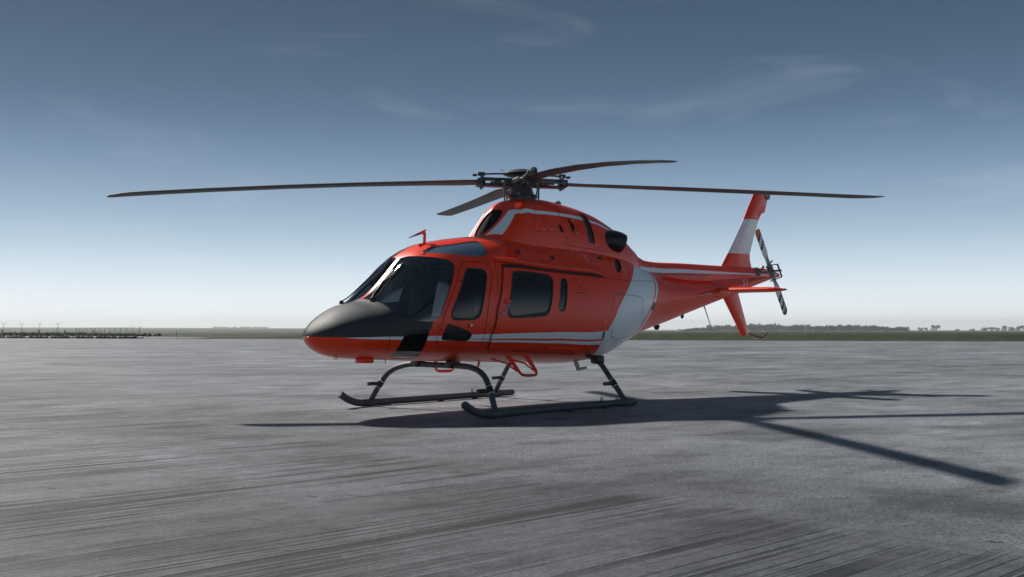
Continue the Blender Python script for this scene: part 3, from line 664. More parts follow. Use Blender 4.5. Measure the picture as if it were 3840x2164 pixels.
for sd in (1, -1):
    CK.make('louvre_strip', k_st, 0, [M['black']], cowl, (sd,), off=-.012)
    CK.make('vent_grille', k_gr, 0, [M['black']], cowl, (sd,), off=-.02)
    CK.make('vent_slot', k_s1, 0, [M['gmetal']], cowl, (sd,), off=-.02)
    CK.make('vent_slot', k_s2, 0, [M['seam']], cowl, (sd,), off=-.03)
    for k in ('acc', 'acc2', 'seam'): ribbon(COWL, FC[k], .005, .0015, M['seam'], 'panel_seam', cowl, sd, False, 1)
    for a, t in FC['lat']: ribbon(COWL, [(a - .015, t), (a + .015, t)], .014, .004, M['latch'], 'panel_latch', cowl, sd, False, 0, thick=1)
    for k in range(5): ribbon(COWL, [(-.10 + .01 * k, .52 - .055 * k), (-.02 + .02 * (k % 2), .52 - .055 * k)], .007, .0012, M['seam'], 'placard_line', cowl, sd, False, 0)
    ribbon(COWL, [(.30, .06), (.6, .05), (1.0, .06), (1.3, .06)], .006, .003, M['seam'], 'base_seam', cowl, sd, False, 0)
    m = MB()
    for (x0, y0), (x1, y1), n in (((.855, .9), (.95, .17), 14), ((.745, .9), (.815, .17), 14), ((.45, .12), (1.3, .10), 16)):
        for i in range(n):
            u = i / (n - 1); p, nn = surf_pn(COWL, np.array([x0 + (x1 - x0) * u]), np.array([y0 + (y1 - y0) * u]))
            m.lathe(p[0] * np.array([1, sd, 1]), [(.006, -.001), (.006, .003), (.002, .004)], 6, 0, nn[0] * np.array([1, sd, 1]))
    m.build('rivets', M['seam'], cowl, kind='stuff')
    # exhaust: red fairing and black nozzle turning outwards
    C = lambda a, y, z: np.array([a, y * sd, z])
    m = MB(); m.tube([C(.98, .20, 2.25), C(1.14, .27, 2.28), C(1.29, .34, 2.325)], [.20, .20, .155], 20); ex = m.build('exhaust_fairing', M['red'], heli)
    pth = [C(1.27, .33, 2.33), C(1.36, .38, 2.345), C(1.45, .425, 2.35), C(1.53, .46, 2.335), C(1.585, .485, 2.315)]
    m = MB(); m.tube(pth, [.140, .152, .155, .150, .142], 24, 0, False, 1.0); m.tube(list(reversed(pth)), [.128, .138, .142, .138, .12], 24, 0, False)
    m.lathe(C(1.36, .38, 2.345), [(.12, 0), (.12, .01)], 20, 0, (.6, .5 * sd, 0))
    m.build('exhaust_nozzle', M['black'], ex)
m = MB(); m.lathe((.62, .1, 2.80), [(.045, 0), (.045, .02), (.04, .05), (.02, .065)], 16); bc = m.build('beacon_lamp', M['metal'], cowl)
m = MB(); m.lathe((.62, .1, 2.815), [(.047, 0), (.047, .02)], 16); m.build('beacon_band', M['black'], bc)
# deck behind the engine
SP = [(1.45, 2.40, 1.8, 1.95, .24, 2.6, 2), (1.7, 2.40, 1.8, 1.95, .26, 2.6, 2), (2.0, 2.365, 1.8, 1.95, .26, 2.6, 2), (2.25, 2.30, 1.8, 1.94, .235, 2.7, 2),
      (2.45, 2.215, 1.8, 1.92, .20, 2.8, 2), (2.6, 2.175, 1.8, 1.91, .175, 3.0, 2), (2.8, 2.165, 1.8, 1.90, .155, 3.2, 2), (3.6, 2.195, 1.85, 1.92, .145, 3.2, 2),
      (4.85, 2.235, 1.95, 1.98, .13, 3.0, 2), (5.7, 2.265, 2.0, 2.05, .105, 2.8, 2), (6.3, 2.27, 2.05, 2.1, .075, 2.4, 2), (6.62, 2.23, 2.1, 2.15, .045, 2.2, 2)]
SPN = Body(SP)
tz = lambda a, z: (a, t_for_z(SPN, a, z))
P_sw1 = [tz(2.35, 2.055), tz(2.7, 2.063), tz(3.41, 2.086), tz(4.645, 2.122), tz(5.366, 2.142), tz(6.2, 2.165), tz(6.2, 2.145), tz(5.366, 2.118), tz(4.646, 2.083), tz(3.413, 2.022), tz(2.7, 1.985), tz(2.35, 1.96)]
KS = Skin(SPN, 6.62, 0, HP, [(P_sw1, True)], 0.03, 30)
ks = np.zeros(len(KS.F), int); ks[KS.sel(P_sw1)] = 1
spine = KS.make('tail_spine', np.ones(len(KS.F), bool), ks, PM, heli)
for sd in (1, -1):
    ribbon(SPN, [tz(2.72, 1.965), tz(3.4, 1.995), tz(4.2, 2.03)], .012, .008, M['black'], 'drive_cover_edge', spine, sd, False, 0, thick=1)
    ribbon(SPN, [tz(2.68, 2.12), tz(2.69, 1.95)], .006, .002, M['seam'], 'panel_seam', spine, sd, False, 0)
    for a in (2.8, 2.9, 3.25, 3.35, 3.75, 4.3): 
        ribbon(SPN, [tz(a, 1.99 + .04 * (a - 2.8)), tz(a + .03, 1.99 + .04 * (a - 2.8))], .012, .006, M['gmetal'], 'cover_latch', spine, sd, False, 0, thick=1)
    # strake along the boom
    m = MB(); q = []
    for u in np.linspace(0, 1, 14):
        a = 2.75 + 1.55 * u; p = surf_pt(BODY, a, .93 - .12 * u, -.01) * np.array([1, sd, 1]); n_ = np.array([0, .6 * sd, .35]) * (.10 if .06 < u < .97 else .02)
        q += [p, p + n_, p + n_ + np.array([0, 0, -.012])]
    m.add(q, [(3 * i + j, 3 * i + 3 + j, 3 * i + 3 + (j + 1) % 3, 3 * i + (j + 1) % 3) for i in range(13) for j in range(3)], 0, False); stk = m.build('boom_strake', M['red'], boom)
    m = MB(); p = surf_pt(BODY, 3.75, -.05, .03) * np.array([1, sd, 1]); p2 = surf_pt(BODY, 4.05, -.07, .03) * np.array([1, sd, 1])
    m.tube([surf_pt(BODY, 3.7, -.05, 0) * np.array([1, sd, 1]), p, (p + p2) / 2 + np.array([0, 0, .015]), p2], [.004, .008, .008, .005], 8); m.build('blade_antenna', M['latch'], boom)
    ribbon(BODY, FB['stabplate'], .008, .003, M['seam'], 'stabilizer_plate', boom, sd, True, 0)

# ---- fins
def fin(name, rows, thick, mats, parent):
    """rows: (leading (a,z), trailing (a,z), material of the strip above)"""
    m = MB(); xs = [0, .03, .1, .25, .45, .65, .85, 1.0]; th = [0, .38, .68, .97, 1.0, .75, .36, .06]; n = len(xs); V = []
    for le, te, _ in rows:
        for sg in (1, -1):
            for x, h in zip(xs, th): V.append((le[0] + (te[0] - le[0]) * x, sg * h * thick / 2, le[1] + (te[1] - le[1]) * x))
    k = 0; W = 2 * n; F = []; MI = []
    m.v = [tuple(map(float, v)) for v in V]
    for i in range(len(rows) - 1):
        for s in (0, 1):
            for j in range(n - 1):
                a = i * W + s * n + j; m.f.append((a, a + 1, a + 1 + W, a + W)); m.m.append(rows[i][2]); m.sm.append(True)
        a = i * W + n - 1; m.f.append((a, a + n, a + n + W, a + W)); m.m.append(rows[i][2]); m.sm.append(False)
    for i in (0, len(rows) - 1):
        m.f.append(tuple(i * W + j for j in range(n)) + tuple(i * W + n + j for j in reversed(range(1, n)))); m.m.append(rows[min(i, len(rows) - 2)][2]); m.sm.append(False)
    return m.build(name, mats, parent)
vf = fin('vertical_fin', [((4.70, 2.12), (5.80, 2.15), 0), ((4.813, 2.232), (5.74, 2.29), 0), ((4.90, 2.34), (5.69, 2.40), 0), ((5.008, 2.47), (5.684, 2.503), 1),
    ((5.24, 2.78), (5.80, 2.80), 1), ((5.48, 3.108), (5.952, 3.132), 0), ((5.53, 3.18), (5.995, 3.189), 0), ((5.57, 3.245), (6.046, 3.256), 0),
    ((5.60, 3.30), (6.151, 3.295), 0), ((5.74, 3.51), (6.235, 3.528), 0), ((5.81, 3.62), (6.25, 3.632), 0)], .10, [M['red'], M['white']], heli)
m = MB(); m.prism([(5.955, -.05, 3.628), (6.236, -.05, 3.532), (6.262, -.05, 3.636), (6.05, -.05, 3.648)], (0, .10, 0)); m.build('fin_tip_lamp', M['gmetal'], vf)
m = MB()
for i in range(9): m.lathe((5.20 + .315 * i / 8 + .02, .046, 2.57 + .50 * i / 8), [(.008, 0), (.008, .004)], 6, 0, (0, 1, 0))
m.build('rivets', M['seamw'], vf, kind='stuff')
vn = fin('ventral_fin', [((4.70, 1.80), (5.42, 1.90), 0), ((4.885, 1.688), (5.344, 1.783), 0), ((5.308, 1.232), (5.618, 1.24), 0), ((5.44, 1.07), (5.69, 1.10), 0), ((5.47, 1.045), (5.69, 1.075), 0)], .09, [M['red']], heli)
m = MB(); m.tube([(5.60, 0, 1.10), (5.745, 0, 1.085), (6.05, 0, 1.03), (6.12, 0, 1.025), (6.17, 0, 1.045), (6.305, 0, 1.118)], .013, 10); m.build('tail_bumper', M['maroon'], vn)
for sd in (1, -1):
    m = MB(); rows = [(.18, 4.30, 4.74, 1.795, .085), (.30, 4.295, 4.73, 1.795, .085), (1.25, 4.22, 4.60, 1.775, .07), (1.38, 4.235, 4.58, 1.772, .06), (1.44, 4.33, 4.56, 1.772, .02)]
    xs = [0, .02, .08, .22, .45, .7, 1.0]; th = [0, .4, .72, 1, 1, .6, .05]; V = []
    for y, le, te, z, tk in rows:
        V += [(le + (te - le) * x, y * sd, z + h * tk * .5) for x, h in zip(xs, th)] + [(le + (te - le) * x, y * sd, z - h * tk * .62) for x, h in zip(xs, th)]
    n = len(xs); W = 2 * n; F = []
    for i in range(len(rows) - 1):
        for s in (0, 1): F += [(i * W + s * n + j, i * W + s * n + j + 1, (i + 1) * W + s * n + j + 1, (i + 1) * W + s * n + j) for j in range(n - 1)]
        F.append((i * W + n - 1, i * W + 2 * n - 1, (i + 1) * W + 2 * n - 1, (i + 1) * W + n - 1))
    F.append(tuple((len(rows) - 1) * W + j for j in range(n)) + tuple((len(rows) - 1) * W + n + j for j in reversed(range(1, n))))
    m.add(V, F, 0, True); hs = m.build('stabilizer', M['red'], heli)
    m = MB(); m.tube([(4.28, .21 * sd, 1.80), (4.34, .235 * sd, 1.745), (4.5, .225 * sd, 1.72)], .014, 8); m.build('root_seal', M['rubber'], hs)
    m = MB(); m.lathe((4.42, 1.44 * sd, 1.772), [(.02, 0), (.02, .02), (.008, .045)], 10, 0, (0, sd, 0)); m.build('position_lamp', M['lamp'], hs)

# ---- main rotor
HUB = np.array([0, 0, 3.05]); mast = MB()
mast.lathe((0, 0, 2.76), [(.20, 0), (.20, .03), (.17, .05), (.165, .10), (.185, .115), (.185, .13), (.16, .14), (.165, .16), (.15, .175), (.155, .19), (.14, .21), (.145, .24), (.17, .26), (.19, .29), (.17, .33), (.11, .36), (.10, .42)], 28)
mr = mast.build('rotor_hub', M['rotor'], heli)
m = MB(); m.lathe((0, 0, 3.165), [(.05, -.02), (.25, -.008), (.262, .0), (.24, .018), (.18, .046), (.10, .066), (.02, .074)], 32); m.build('hub_cap', M['cap'], mr)
m = MB(); m.lathe((-.10, .16, 2.775), [(.07, 0), (.085, .03), (.08, .06), (.04, .09)], 16); m.build('mast_fitting', M['rotor'], mr)
m = MB()
for k in range(3):
    a = .7 + k * 2.1; m.box((.09 * math.cos(a), .09 * math.sin(a), 3.12), (.04, .04, .08), 0)
m.build('cap_bracket', M['gmetal'], mr)
AZ = [(-146.7, -.305), (32.5, -.061), (120.7, -.586), (-62.0, .147)]       # blade azimuth and droop at the tip
RR = 5.415
for az, drop in AZ:
    ar = R_(az); ra = np.array([math.cos(ar), math.sin(ar), 0]); la = np.array([math.sin(ar), -math.cos(ar), 0])     # radial, leading edge
    base = HUB.copy()
    def pt(r, c, z=0.0):
        u = max(0, (r - .35)) / (RR - .35); return base + ra * r + la * c + np.array([0, 0, z + drop * (.55 * u + .45 * u * u) + r * math.sin(0)])
    # the airframe pitch tilts the disc: undo for the droop given in level axes
    tilt = math.tan(PITCH)
    pt0 = pt
    def pt(r, c, z=0.0):
        p = pt0(r, c, z); p[2] += (p[0]) * tilt; return p
    stn = [(.52, .10, .05), (.62, .125, .05), (.85, .165, .042), (1.3, .17, .036), (2.2, .17, .034), (3.2, .17, .032), (4.2, .17, .030), (4.75, .17, .028), (4.80, .178, .026), (5.06, .178, .024), (5.18, .165, .020), (5.34, .12, .014), (5.415, .06, .006)]
    shift = {5.06: 0, 5.18: -.014, 5.34: -.06, 5.415: -.115}
    xs = [1.0, .93, .75, .4, 0, -.4, -.8, -1.0]; th = [0, .55, .9, 1.0, .9, .62, .25, .04]; V = []; n = len(xs); W = 2 * n
    for r, hc, tk in stn:
        for sg in (1, -1):
            for x, h in zip(xs, th):
                tw = R_(7 * max(0, 1 - r / 1.6) + 0.5); c = x * hc + shift.get(r, 0) - .02
                V.append(pt(r, c * math.cos(tw), c * math.sin(tw) + sg * h * tk * .5))
    F = []; MI = []
    b = MB(); b.v = [tuple(map(float, v)) for v in V]
    for i in range(len(stn) - 1):
        mi = 1 if stn[i][0] >= 5.06 else 0
        for s in (0, 1):
            for j in range(n - 1): b.f.append((i * W + s * n + j, i * W + s * n + j + 1, (i + 1) * W + s * n + j + 1, (i + 1) * W + s * n + j)); b.m.append(mi); b.sm.append(True)
        b.f.append((i * W + n - 1, i * W + 2 * n - 1, (i + 1) * W + 2 * n - 1, (i + 1) * W + n - 1)); b.m.append(mi); b.sm.append(False)
    for i in (0, len(stn) - 1): b.f.append(tuple(i * W + j for j in range(n)) + tuple(i * W + n + j for j in reversed(range(1, n)))); b.m.append(0); b.sm.append(False)
    bl = b.build('rotor_blade', [M['blade'], M['tip']], heli)
    # root fittings
    rotm = Matrix(((ra[0], la[0], 0), (ra[1], la[1], 0), (0, 0, 1)))
    g = MB(); g.rbox(pt(.22, 0), (.26, .13, .12), .02, 0, rotm); g.rbox(pt(.42, 0, .045), (.34, .15, .028), .01, 0, rotm); g.rbox(pt(.42, 0, -.045), (.34, .15, .028), .01, 0, rotm)
    g.rbox(pt(.60, 0), (.06, .21, .105), .015, 0, rotm); g.build('blade_grip', M['rotor'], bl)
    g = MB(); g.tube([pt(.16, .03, .115), pt(.34, .02, .118), pt(.56, .015, .112)], .012, 8); g.rbox(pt(.57, .015, .115), (.10, .07, .05), .012, 0, rotm); g.rbox(pt(.66, .015, .10), (.06, .05, .03), .008, 0, rotm)
    g.build('droop_arm', M['rotor'], bl)
    g = MB()
    for c in (.055, -.055): g.lathe(pt(.56, c, -.085), [(.02, 0), (.02, .17), (.012, .185)], 10)
    g.build('blade_pin', M['gmetal'], bl)
    g = MB(); g.tube([pt(.14, -.16, .0), pt(.20, -.155, .0), pt(.21, -.155, 0), pt(.42, -.13, .0), pt(.43, -.13, 0), pt(.55, -.11, .0)], [.012, .012, .036, .036, .014, .014], 14); g.rbox(pt(.57, -.09, 0), (.05, .07, .06), .01, 0, rotm)
    g.build('lag_damper', M['gmetal'], bl)
    g = MB(); g.tube([pt(.27, .15, -.02), pt(.275, .15, -.14), pt(.26, .12, -.28)], [.010, .013, .010], 8); g.lathe(pt(.27, .15, -.06), [(.02, 0), (.02, .06)], 8); g.tube([pt(.27, .15, -.01), pt(.32, .09, -.005), pt(.38, .03, 0)], .018, 8)
    g.build('pitch_link', M['gmetal'], bl)
    g = MB(); g.tube([pt(.26, .06, .10), pt(.265, .06, .15), pt(.29, .06, .165), pt(.32, .06, .155)], .004, 6); g.build('bonding_wire', M['gmetal'], bl)
m = MB()
for az, drop in AZ:
    ar = R_(az + 25); m.tube([(0, 0, 2.86), (.22 * math.cos(ar), .22 * math.sin(ar), 2.87)], .022, 8)
m.lathe((0, 0, 2.845), [(.215, 0), (.225, .012), (.215, .03)], 24); m.build('swash_plate', M['gmetal'], mr)

# ---- tail rotor
TC = np.array([5.81, .36, 2.197])
m = MB(); m.lathe((5.81, .02, 2.19), [(.085, 0), (.085, .06), (.06, .10), (.03, .115), (.022, .13), (.022, .34)], 16, 0, (0, 1, 0)); m.lathe((5.80, .10, 2.13), [(.045, 0), (.06, .04), (.045, .09)], 12)
tr = m.build('tail_rotor_hub', M['gmetal'], heli)
dU = np.array([-.475, 0, .683]); dU /= np.linalg.norm(dU); dS = np.array([-dU[2], 0, dU[0]])
m = MB(); q = Matrix(((dS[0], 0, dU[0]), (0, 1, 0), (dS[2], 0, dU[2]))); m.rbox(TC, (.09, .08, .20), .015, 0, q); m.build('tail_yoke', M['gmetal'], tr)
m = MB(); m.tube([TC + np.array([0, .02, 0]), TC + np.array([0, .20, 0])], .018, 10); m.tube([TC + dU * .13 + np.array([0, .17, 0]), TC - dU * .13 + np.array([0, .17, 0])], .016, 8)
for s in (1, -1): m.tube([TC + dU * .13 * s + np.array([0, .17, 0]), TC + dU * .15 * s + dS * .06 + np.array([0, .03, 0])], .009, 8)
m.build('pitch_spider', M['gmetal'], tr)
for s, L in ((1, .84), (-1, .90)):
    u = dU * s; w = dS * s
    P3 = lambda r, c, y=0.0: TC + u * r + w * c + np.array([0, y, 0])
    bl = MB(); hc = lambda r: .048 + .035 * min(1, max(0, (r - .22) / .15)) if r < L - .07 else .083 * math.sqrt(max(.05, 1 - ((r - L + .07) / .075) ** 2))
    cuts = [(.20, 2)] ; edges = [.10, .22, .40, .49, .57, .66, .74, L]
    mats_i = [1, 1, 1, 2, 1, 2, 1, 3 if s > 0 else 4]
    slant = .055
    n = 44; rs = np.linspace(.12, L, n); V = []
    grid = []
    for r in rs:
        for j, x in enumerate((-1, -.5, 0, .5, 1)):
            h = (.02, .8, 1, .8, .02)[j] * .011
            grid.append((r, x))
            V.append(P3(r, x * hc(r), h))
    for r in rs:
        for j, x in enumerate((-1, -.5, 0, .5, 1)): V.append(P3(r, x * hc(r), -(.02, .8, 1, .8, .02)[j] * .011))
    off = n * 5
    bl.v = [tuple(map(float, v)) for v in V]
    for side in (0, 1):
        for i in range(n - 1):
            for j in range(4):
                a = side * off + i * 5 + j; r = (rs[i] + rs[i + 1]) / 2; x = (-.75, -.25, .25, .75)[j]
                rr_ = r + slant * x; k = sum(1 for e in edges if rr_ >= e) - 1; k = max(0, min(k, 6)); mi = [0, 0, 0, 1, 0, 1, 0][k]
                if rr_ > L - .11: mi = 2 if s > 0 else 3
                if x > .5 and s < 0: mi = 4
                bl.f.append((a, a + 1, a + 6, a + 5)); bl.m.append(mi); bl.sm.append(True)
    bl.f.append(tuple((n - 1) * 5 + j for j in range(5)) + tuple(off + (n - 1) * 5 + j for j in reversed(range(5)))); bl.m.append(0); bl.sm.append(False)
    b = bl.build('tail_rotor_blade', [M['twhite'], M['maroon'], M['orange'], M['brown'], M['black']], heli)
    g = MB(); g.tube([P3(.06, 0), P3(.2, 0), P3(.3, 0)], [.04, .035, .02], 10); g.build('blade_cuff', M['grey'], b)
    g = MB(); g.tube([P3(.14, -.12, .01), P3(.14, .12, .01)], .014, 8); g.build('balance_weight', M['grey'], b)

# ---- landing gear (level axes)
def arc(pts, it=3): return chaikin3(pts, it)
def chaikin3(pts, it):
    pts = [np.array(p, float) for p in pts]
    for _ in range(it):
        o = [pts[0]]
        for i in range(len(pts) - 1): o += [pts[i] * .75 + pts[i + 1] * .25, pts[i] * .25 + pts[i + 1] * .75]
        o.append(pts[-1]); pts = o
    return pts
SKD = {1: ((-1.80, 1.30), (1.03, 1.20)), -1: ((-1.80, -1.16), (1.22, -1.38))}
zs = .055
def sk_y(sd, a):
    (a0, y0), (a1, y1) = SKD[sd]; return y0 + (y1 - y0) * (a - a0) / (a1 - a0)
for sd in (1, -1):
    y = lambda a: sk_y(sd, a)
    front = chaikin3([(-2.16, y(-2.16), .185), (-2.02, y(-2.02), .10), (-1.86, y(-1.86), zs), (-1.66, y(-1.66), zs)], 2)
    m = MB(); a1 = SKD[sd][1][0]
    m.tube([front[0] + np.array([-.012, 0, .008])] + front + [(x, y(x), zs) for x in np.linspace(-1.5, a1 - .04, 12)] + [(a1 - .01, y(a1), zs), (a1, y(a1), zs)], [.036] + [.047] * (len(front) + 12) + [.040, .028], 18)
    sk = m.build('skid', M['skid'], heli, flat_to_root)
    m = MB(); m.tube([(x, y(x), zs - .040) for x in np.linspace(-1.80, -1.30, 5)], .012, 8); m.build('wear_shoe', M['black'], sk, flat_to_root)
    for x in (-.35, .35, .85):
        m = MB(); m.rbox((x, y(x), .012), (.10, .035, .022), .006); m.build('wear_shoe', M['black'], sk, flat_to_root)
    for x in (.30, .62):
        m = MB(); m.lathe((x - .012, y(x), zs), [(.051, 0), (.051, .024)], 18, 0, (1, 0, 0)); m.build('skid_band', M['skid2'], sk, flat_to_root)
        m = MB(); q = [(x + .022 * math.cos(t), y(x), zs + .072 + .022 * math.sin(t)) for t in np.linspace(0, 2 * PI, 13)]; m.tube(q, .006, 6, 0, False); m.build('tie_ring', M['gmetal'], sk, flat_to_root)
for nm, af in (('front', -1.66), ('rear', .80)):
    yn, yf = sk_y(1, af), sk_y(-1, af)
    if nm == 'front': half = lambda ye, s: [(af, ye, zs + .02), (af + .01, ye - .03 * s, .12), (af + .05, ye - .14 * s, .30), (af + .10, ye - .30 * s, .50), (af + .16, ye - .62 * s, .585), (af + .16, 0.30 * s, .585)]
    else: half = lambda ye, s: [(af, ye, zs + .02), (af - .005, ye - .05 * s, .14), (af - .03, ye - .24 * s, .38), (af - .04, ye - .42 * s, .60), (af - .04, ye - .70 * s, .70), (af - .04, .2 * s, .70)]
    A = chaikin3(half(yn, 1), 3); Bq = chaikin3(half(yf, -1), 3)
    m = MB(); m.tube(A + list(reversed(Bq)), .036, 16); ct = m.build('cross_tube', M['skid2'], heli, flat_to_root)
    for P_, s in ((A, 1), (Bq, -1)):
        m = MB(); m.tube([np.array(P_[0]) + np.array([0, 0, -.05]), P_[1], P_[3]], [.060, .056, .046], 14); m.tube([(af - .12, sk_y(s, af - .12), zs), (af + .12, sk_y(s, af + .12), zs)], .0515, 16); m.build('skid_saddle', M['skid'], ct, flat_to_root)
        D = [np.linalg.norm(np.array(p) - np.array(P_[0])) for p in P_]
        k = min(range(len(D)), key=lambda i: abs(D[i] - .30)); c = np.array(P_[k]); d = np.array(P_[k + 1]) - np.array(P_[k - 1]); d /= np.linalg.norm(d)
        for e in (-.045, .045):
            m = MB(); m.lathe(c + d * (e - .010), [(.041, 0), (.043, .004), (.043, .016), (.041, .02)], 14, 0, tuple(d)); m.build('hose_clamp', M['clamp'], ct, flat_to_root)
        m = MB(); m.lathe(c - d * .04, [(.044, 0), (.044, .08)], 14, 0, tuple(d)); m.tube([c + np.array([.01, 0, 0]), c + np.array([-.20, 0.0, 0])], .024, 12); m.build('entry_step', M['black'], ct, flat_to_root)
    if nm == 'front':
        for s in (1, -1):
            m = MB(); m.rbox((af + .16, .33 * s, .60), (.14, .11, .10), .02); m.build('tube_mount', M['black'], ct, flat_to_root)
    else:
        for s in (1, -1):
            m = MB(); m.rbox((af - .035, (yn if s > 0 else -yf) * s - .46 * s, .62), (.14, .16, .12), .03); m.build('tube_mount', M['black'], ct, flat_to_root)

# ---- small fittings
m = MB(); m.tube([(-1.86, .1, 2.02), (-1.78, .1, 2.05), (-1.775, .1, 2.20)], [.028, .024, .022], 10, 0, True, .45, (0, 1, 0)); m.prism([(-1.80, .092, 2.17), (-1.755, .092, 2.235), (-1.765, .092, 2.24), (-1.88, .092, 2.185), (-1.875, .092, 2.17)], (0, .016, 0))
pm = m.build('pitot_post', M['red'], heli)
m = MB(); m.tube([(-1.86, .1, 2.178), (-1.94, .1, 2.145), (-2.02, .1, 2.112)], [.016, .010, .005], 8); m.build('pitot_tube', M['gmetal'], pm)
m = MB(); m.add([(.99, -.006, .62), (1.08, -.006, .62), (1.15, -.006, .50), (1.31, -.006, .525), (1.345, -.006, .51), (1.33, -.006, .49), (1.12, -.006, .455)], [tuple(range(7))], 0, False)
b_ = MB(); b_.prism([(.82, .25, .62), (.90, .25, .62), (.955, .25, .515), (1.08, .25, .532), (1.115, .25, .515), (1.10, .25, .495), (.91, .25, .468)], (0, .02, 0)); b_.build('belly_antenna', M['grey'], heli)
for s in (1, -1):
    m = MB()
    for a in (-.90, -.58):
        m.prism([(a - .02, .68 * s, .69), (a + .03, .70 * s, .69), (a + .10, .81 * s, .50), (a + .075, .81 * s, .48)], (0, .022 * s, 0)); m.tube([(a - .10, .56 * s, .63), (a + .0, .70 * s, .585), (a + .08, .80 * s, .49)], .011, 8); m.rbox((a + .005, .70 * s, .69), (.09, .05, .02), .006); m.rbox((a - .10, .56 * s, .635), (.07, .05, .02), .006)
    bs = m.build('boarding_step', M['red'], heli)
    m = MB(); m.tube(chaikin3([(-.885, .71 * s, .70), (-.80, .81 * s, .50), (-.76, .84 * s, .435), (-.52, .84 * s, .435), (-.47, .82 * s, .47), (-.56, .72 * s, .70)], 2), .018, 10); m.build('step_rail', M['red'], bs)
    m = MB(); m.box((-.64, .84 * s, .452), (.22, .035, .006)); m.build('step_grip', M['black'], bs)
m = MB(); m.tube(chaikin3([(-1.30, .25, .60), (-1.30, .25, .515), (-1.15, .25, .51), (-.98, .25, .51), (-.96, .25, .60)], 2), .014, 8); m.build('belly_handle', M['red'], heli)
m = MB(); m.rbox((-2.72, .20, .605), (.20, .12, .06), .02); m.build('landing_lamp', M['red'], heli)
m = MB()
for a in (-3.05, -3.08): m.tube([(a, .12, .66), (a, .12, .615)], .006, 6)
m.tube([(-2.42, .2, .62), (-2.42, .2, .57)], .005, 6); m.build('drain_pipes', M['maroon'], heli)
m = MB(); m.tube([(4.30, 0, 1.56), (4.36, 0, 1.48), (4.584, 0, 1.096)], [.016, .010, .004], 8); m.rbox((4.33, 0, 1.555), (.12, .05, .03), .01); m.build('whip_antenna', M['grey'], heli)
for a, z, k in ((3.05, 1.15, .05), (3.72, 1.35, .03)):
    m = MB(); m.lathe((a, 0, z + .03), [(k, 0), (k * .9, -.05), (k * .5, -.08)], 12); m.build('boom_lamp', M['black'], heli)
m = MB(); m.lathe((6.02, .06, 2.27), [(.03, 0), (.03, .03), (.015, .05)], 10); m.build('tail_lamp', M['lamp'], heli)

# ---- cabin
m = MB(); m.add([(-2.62, -.55, .86), (-2.62, .55, .86), (.9, .74, .80), (.9, -.74, .80)], [(0, 1, 2, 3)], 0, False); m.build('cabin_floor', M['trim'], heli)
bw = [surf_pt(BODY, .88, t, -.035) for t in np.linspace(-1.1, 1.3, 20)]; m = MB(); V = [p for p in bw] + [p * np.array([1, -1, 1]) for p in reversed(bw)]; m.prism(V, (.03, 0, 0)); m.build('rear_bulkhead', M['trim'], heli)
m = MB(); m.rbox((-2.36, 0, 1.13), (.22, .86, .34), .05); m.rbox((-2.42, 0, .95), (.18, .40, .30), .03); ip = m.build('instrument_panel', M['panelc'], heli)
for y_ in (-.28, -.02, .26):
    m = MB(); m.box((-2.245, y_, 1.15), (.006, .2, .17)); m.build('display_screen', M['screen'], ip)
def seat(a, y_, z0, wd=.44, h=.72, face=1):
    m = MB(); m.rbox((a - .02 * face, y_, z0 + .06), (.46, wd, .14), .04); st = m.build('seat_cushion', M['seat'], heli)
    rt = Matrix.Rotation(R_(12 * face), 3, 'Y'); m = MB(); m.rbox((a + .26 * face, y_, z0 + .12 + h / 2), (.11, wd, h), .045, 0, rt); m.build('seat_back', M['seat'], st)
    m = MB(); m.rbox((a + .37 * face, y_, z0 + .26 + h), (.08, wd * .55, .18), .03, 0, rt); m.build('head_rest', M['seat'], st)
    for q in (-.1, .1):
        m = MB(); m.tube([(a + .16 * face, y_ + q, z0 + .16), (a + .22 * face, y_ + q, z0 + .5), (a + .29 * face, y_ + q * .8, z0 + .16 + h)], .016, 6, 0, True, .3); m.build('harness_strap', M['strap'], st)
for y_ in (.38, -.38): seat(-1.66, y_, .98)
for y_ in (.5, 0, -.5): seat(.20, y_, .90, .42, .78)
for y_ in (.45, -.45):
    m = MB(); m.tube([(-2.0, y_, .88), (-2.02, y_, 1.10), (-1.98, y_, 1.26)], [.014, .014, .024], 8); m.build('cyclic_stick', M['black'], heli)
m = MB(); m.rbox((-1.9, 0, .95), (.7, .16, .2), .03); m.build('centre_console', M['panelc'], heli)
m = MB(); m.rbox((-1.62, 0, 1.93), (.5, .30, .10), .03); m.build('overhead_panel', M['panelc'], heli)
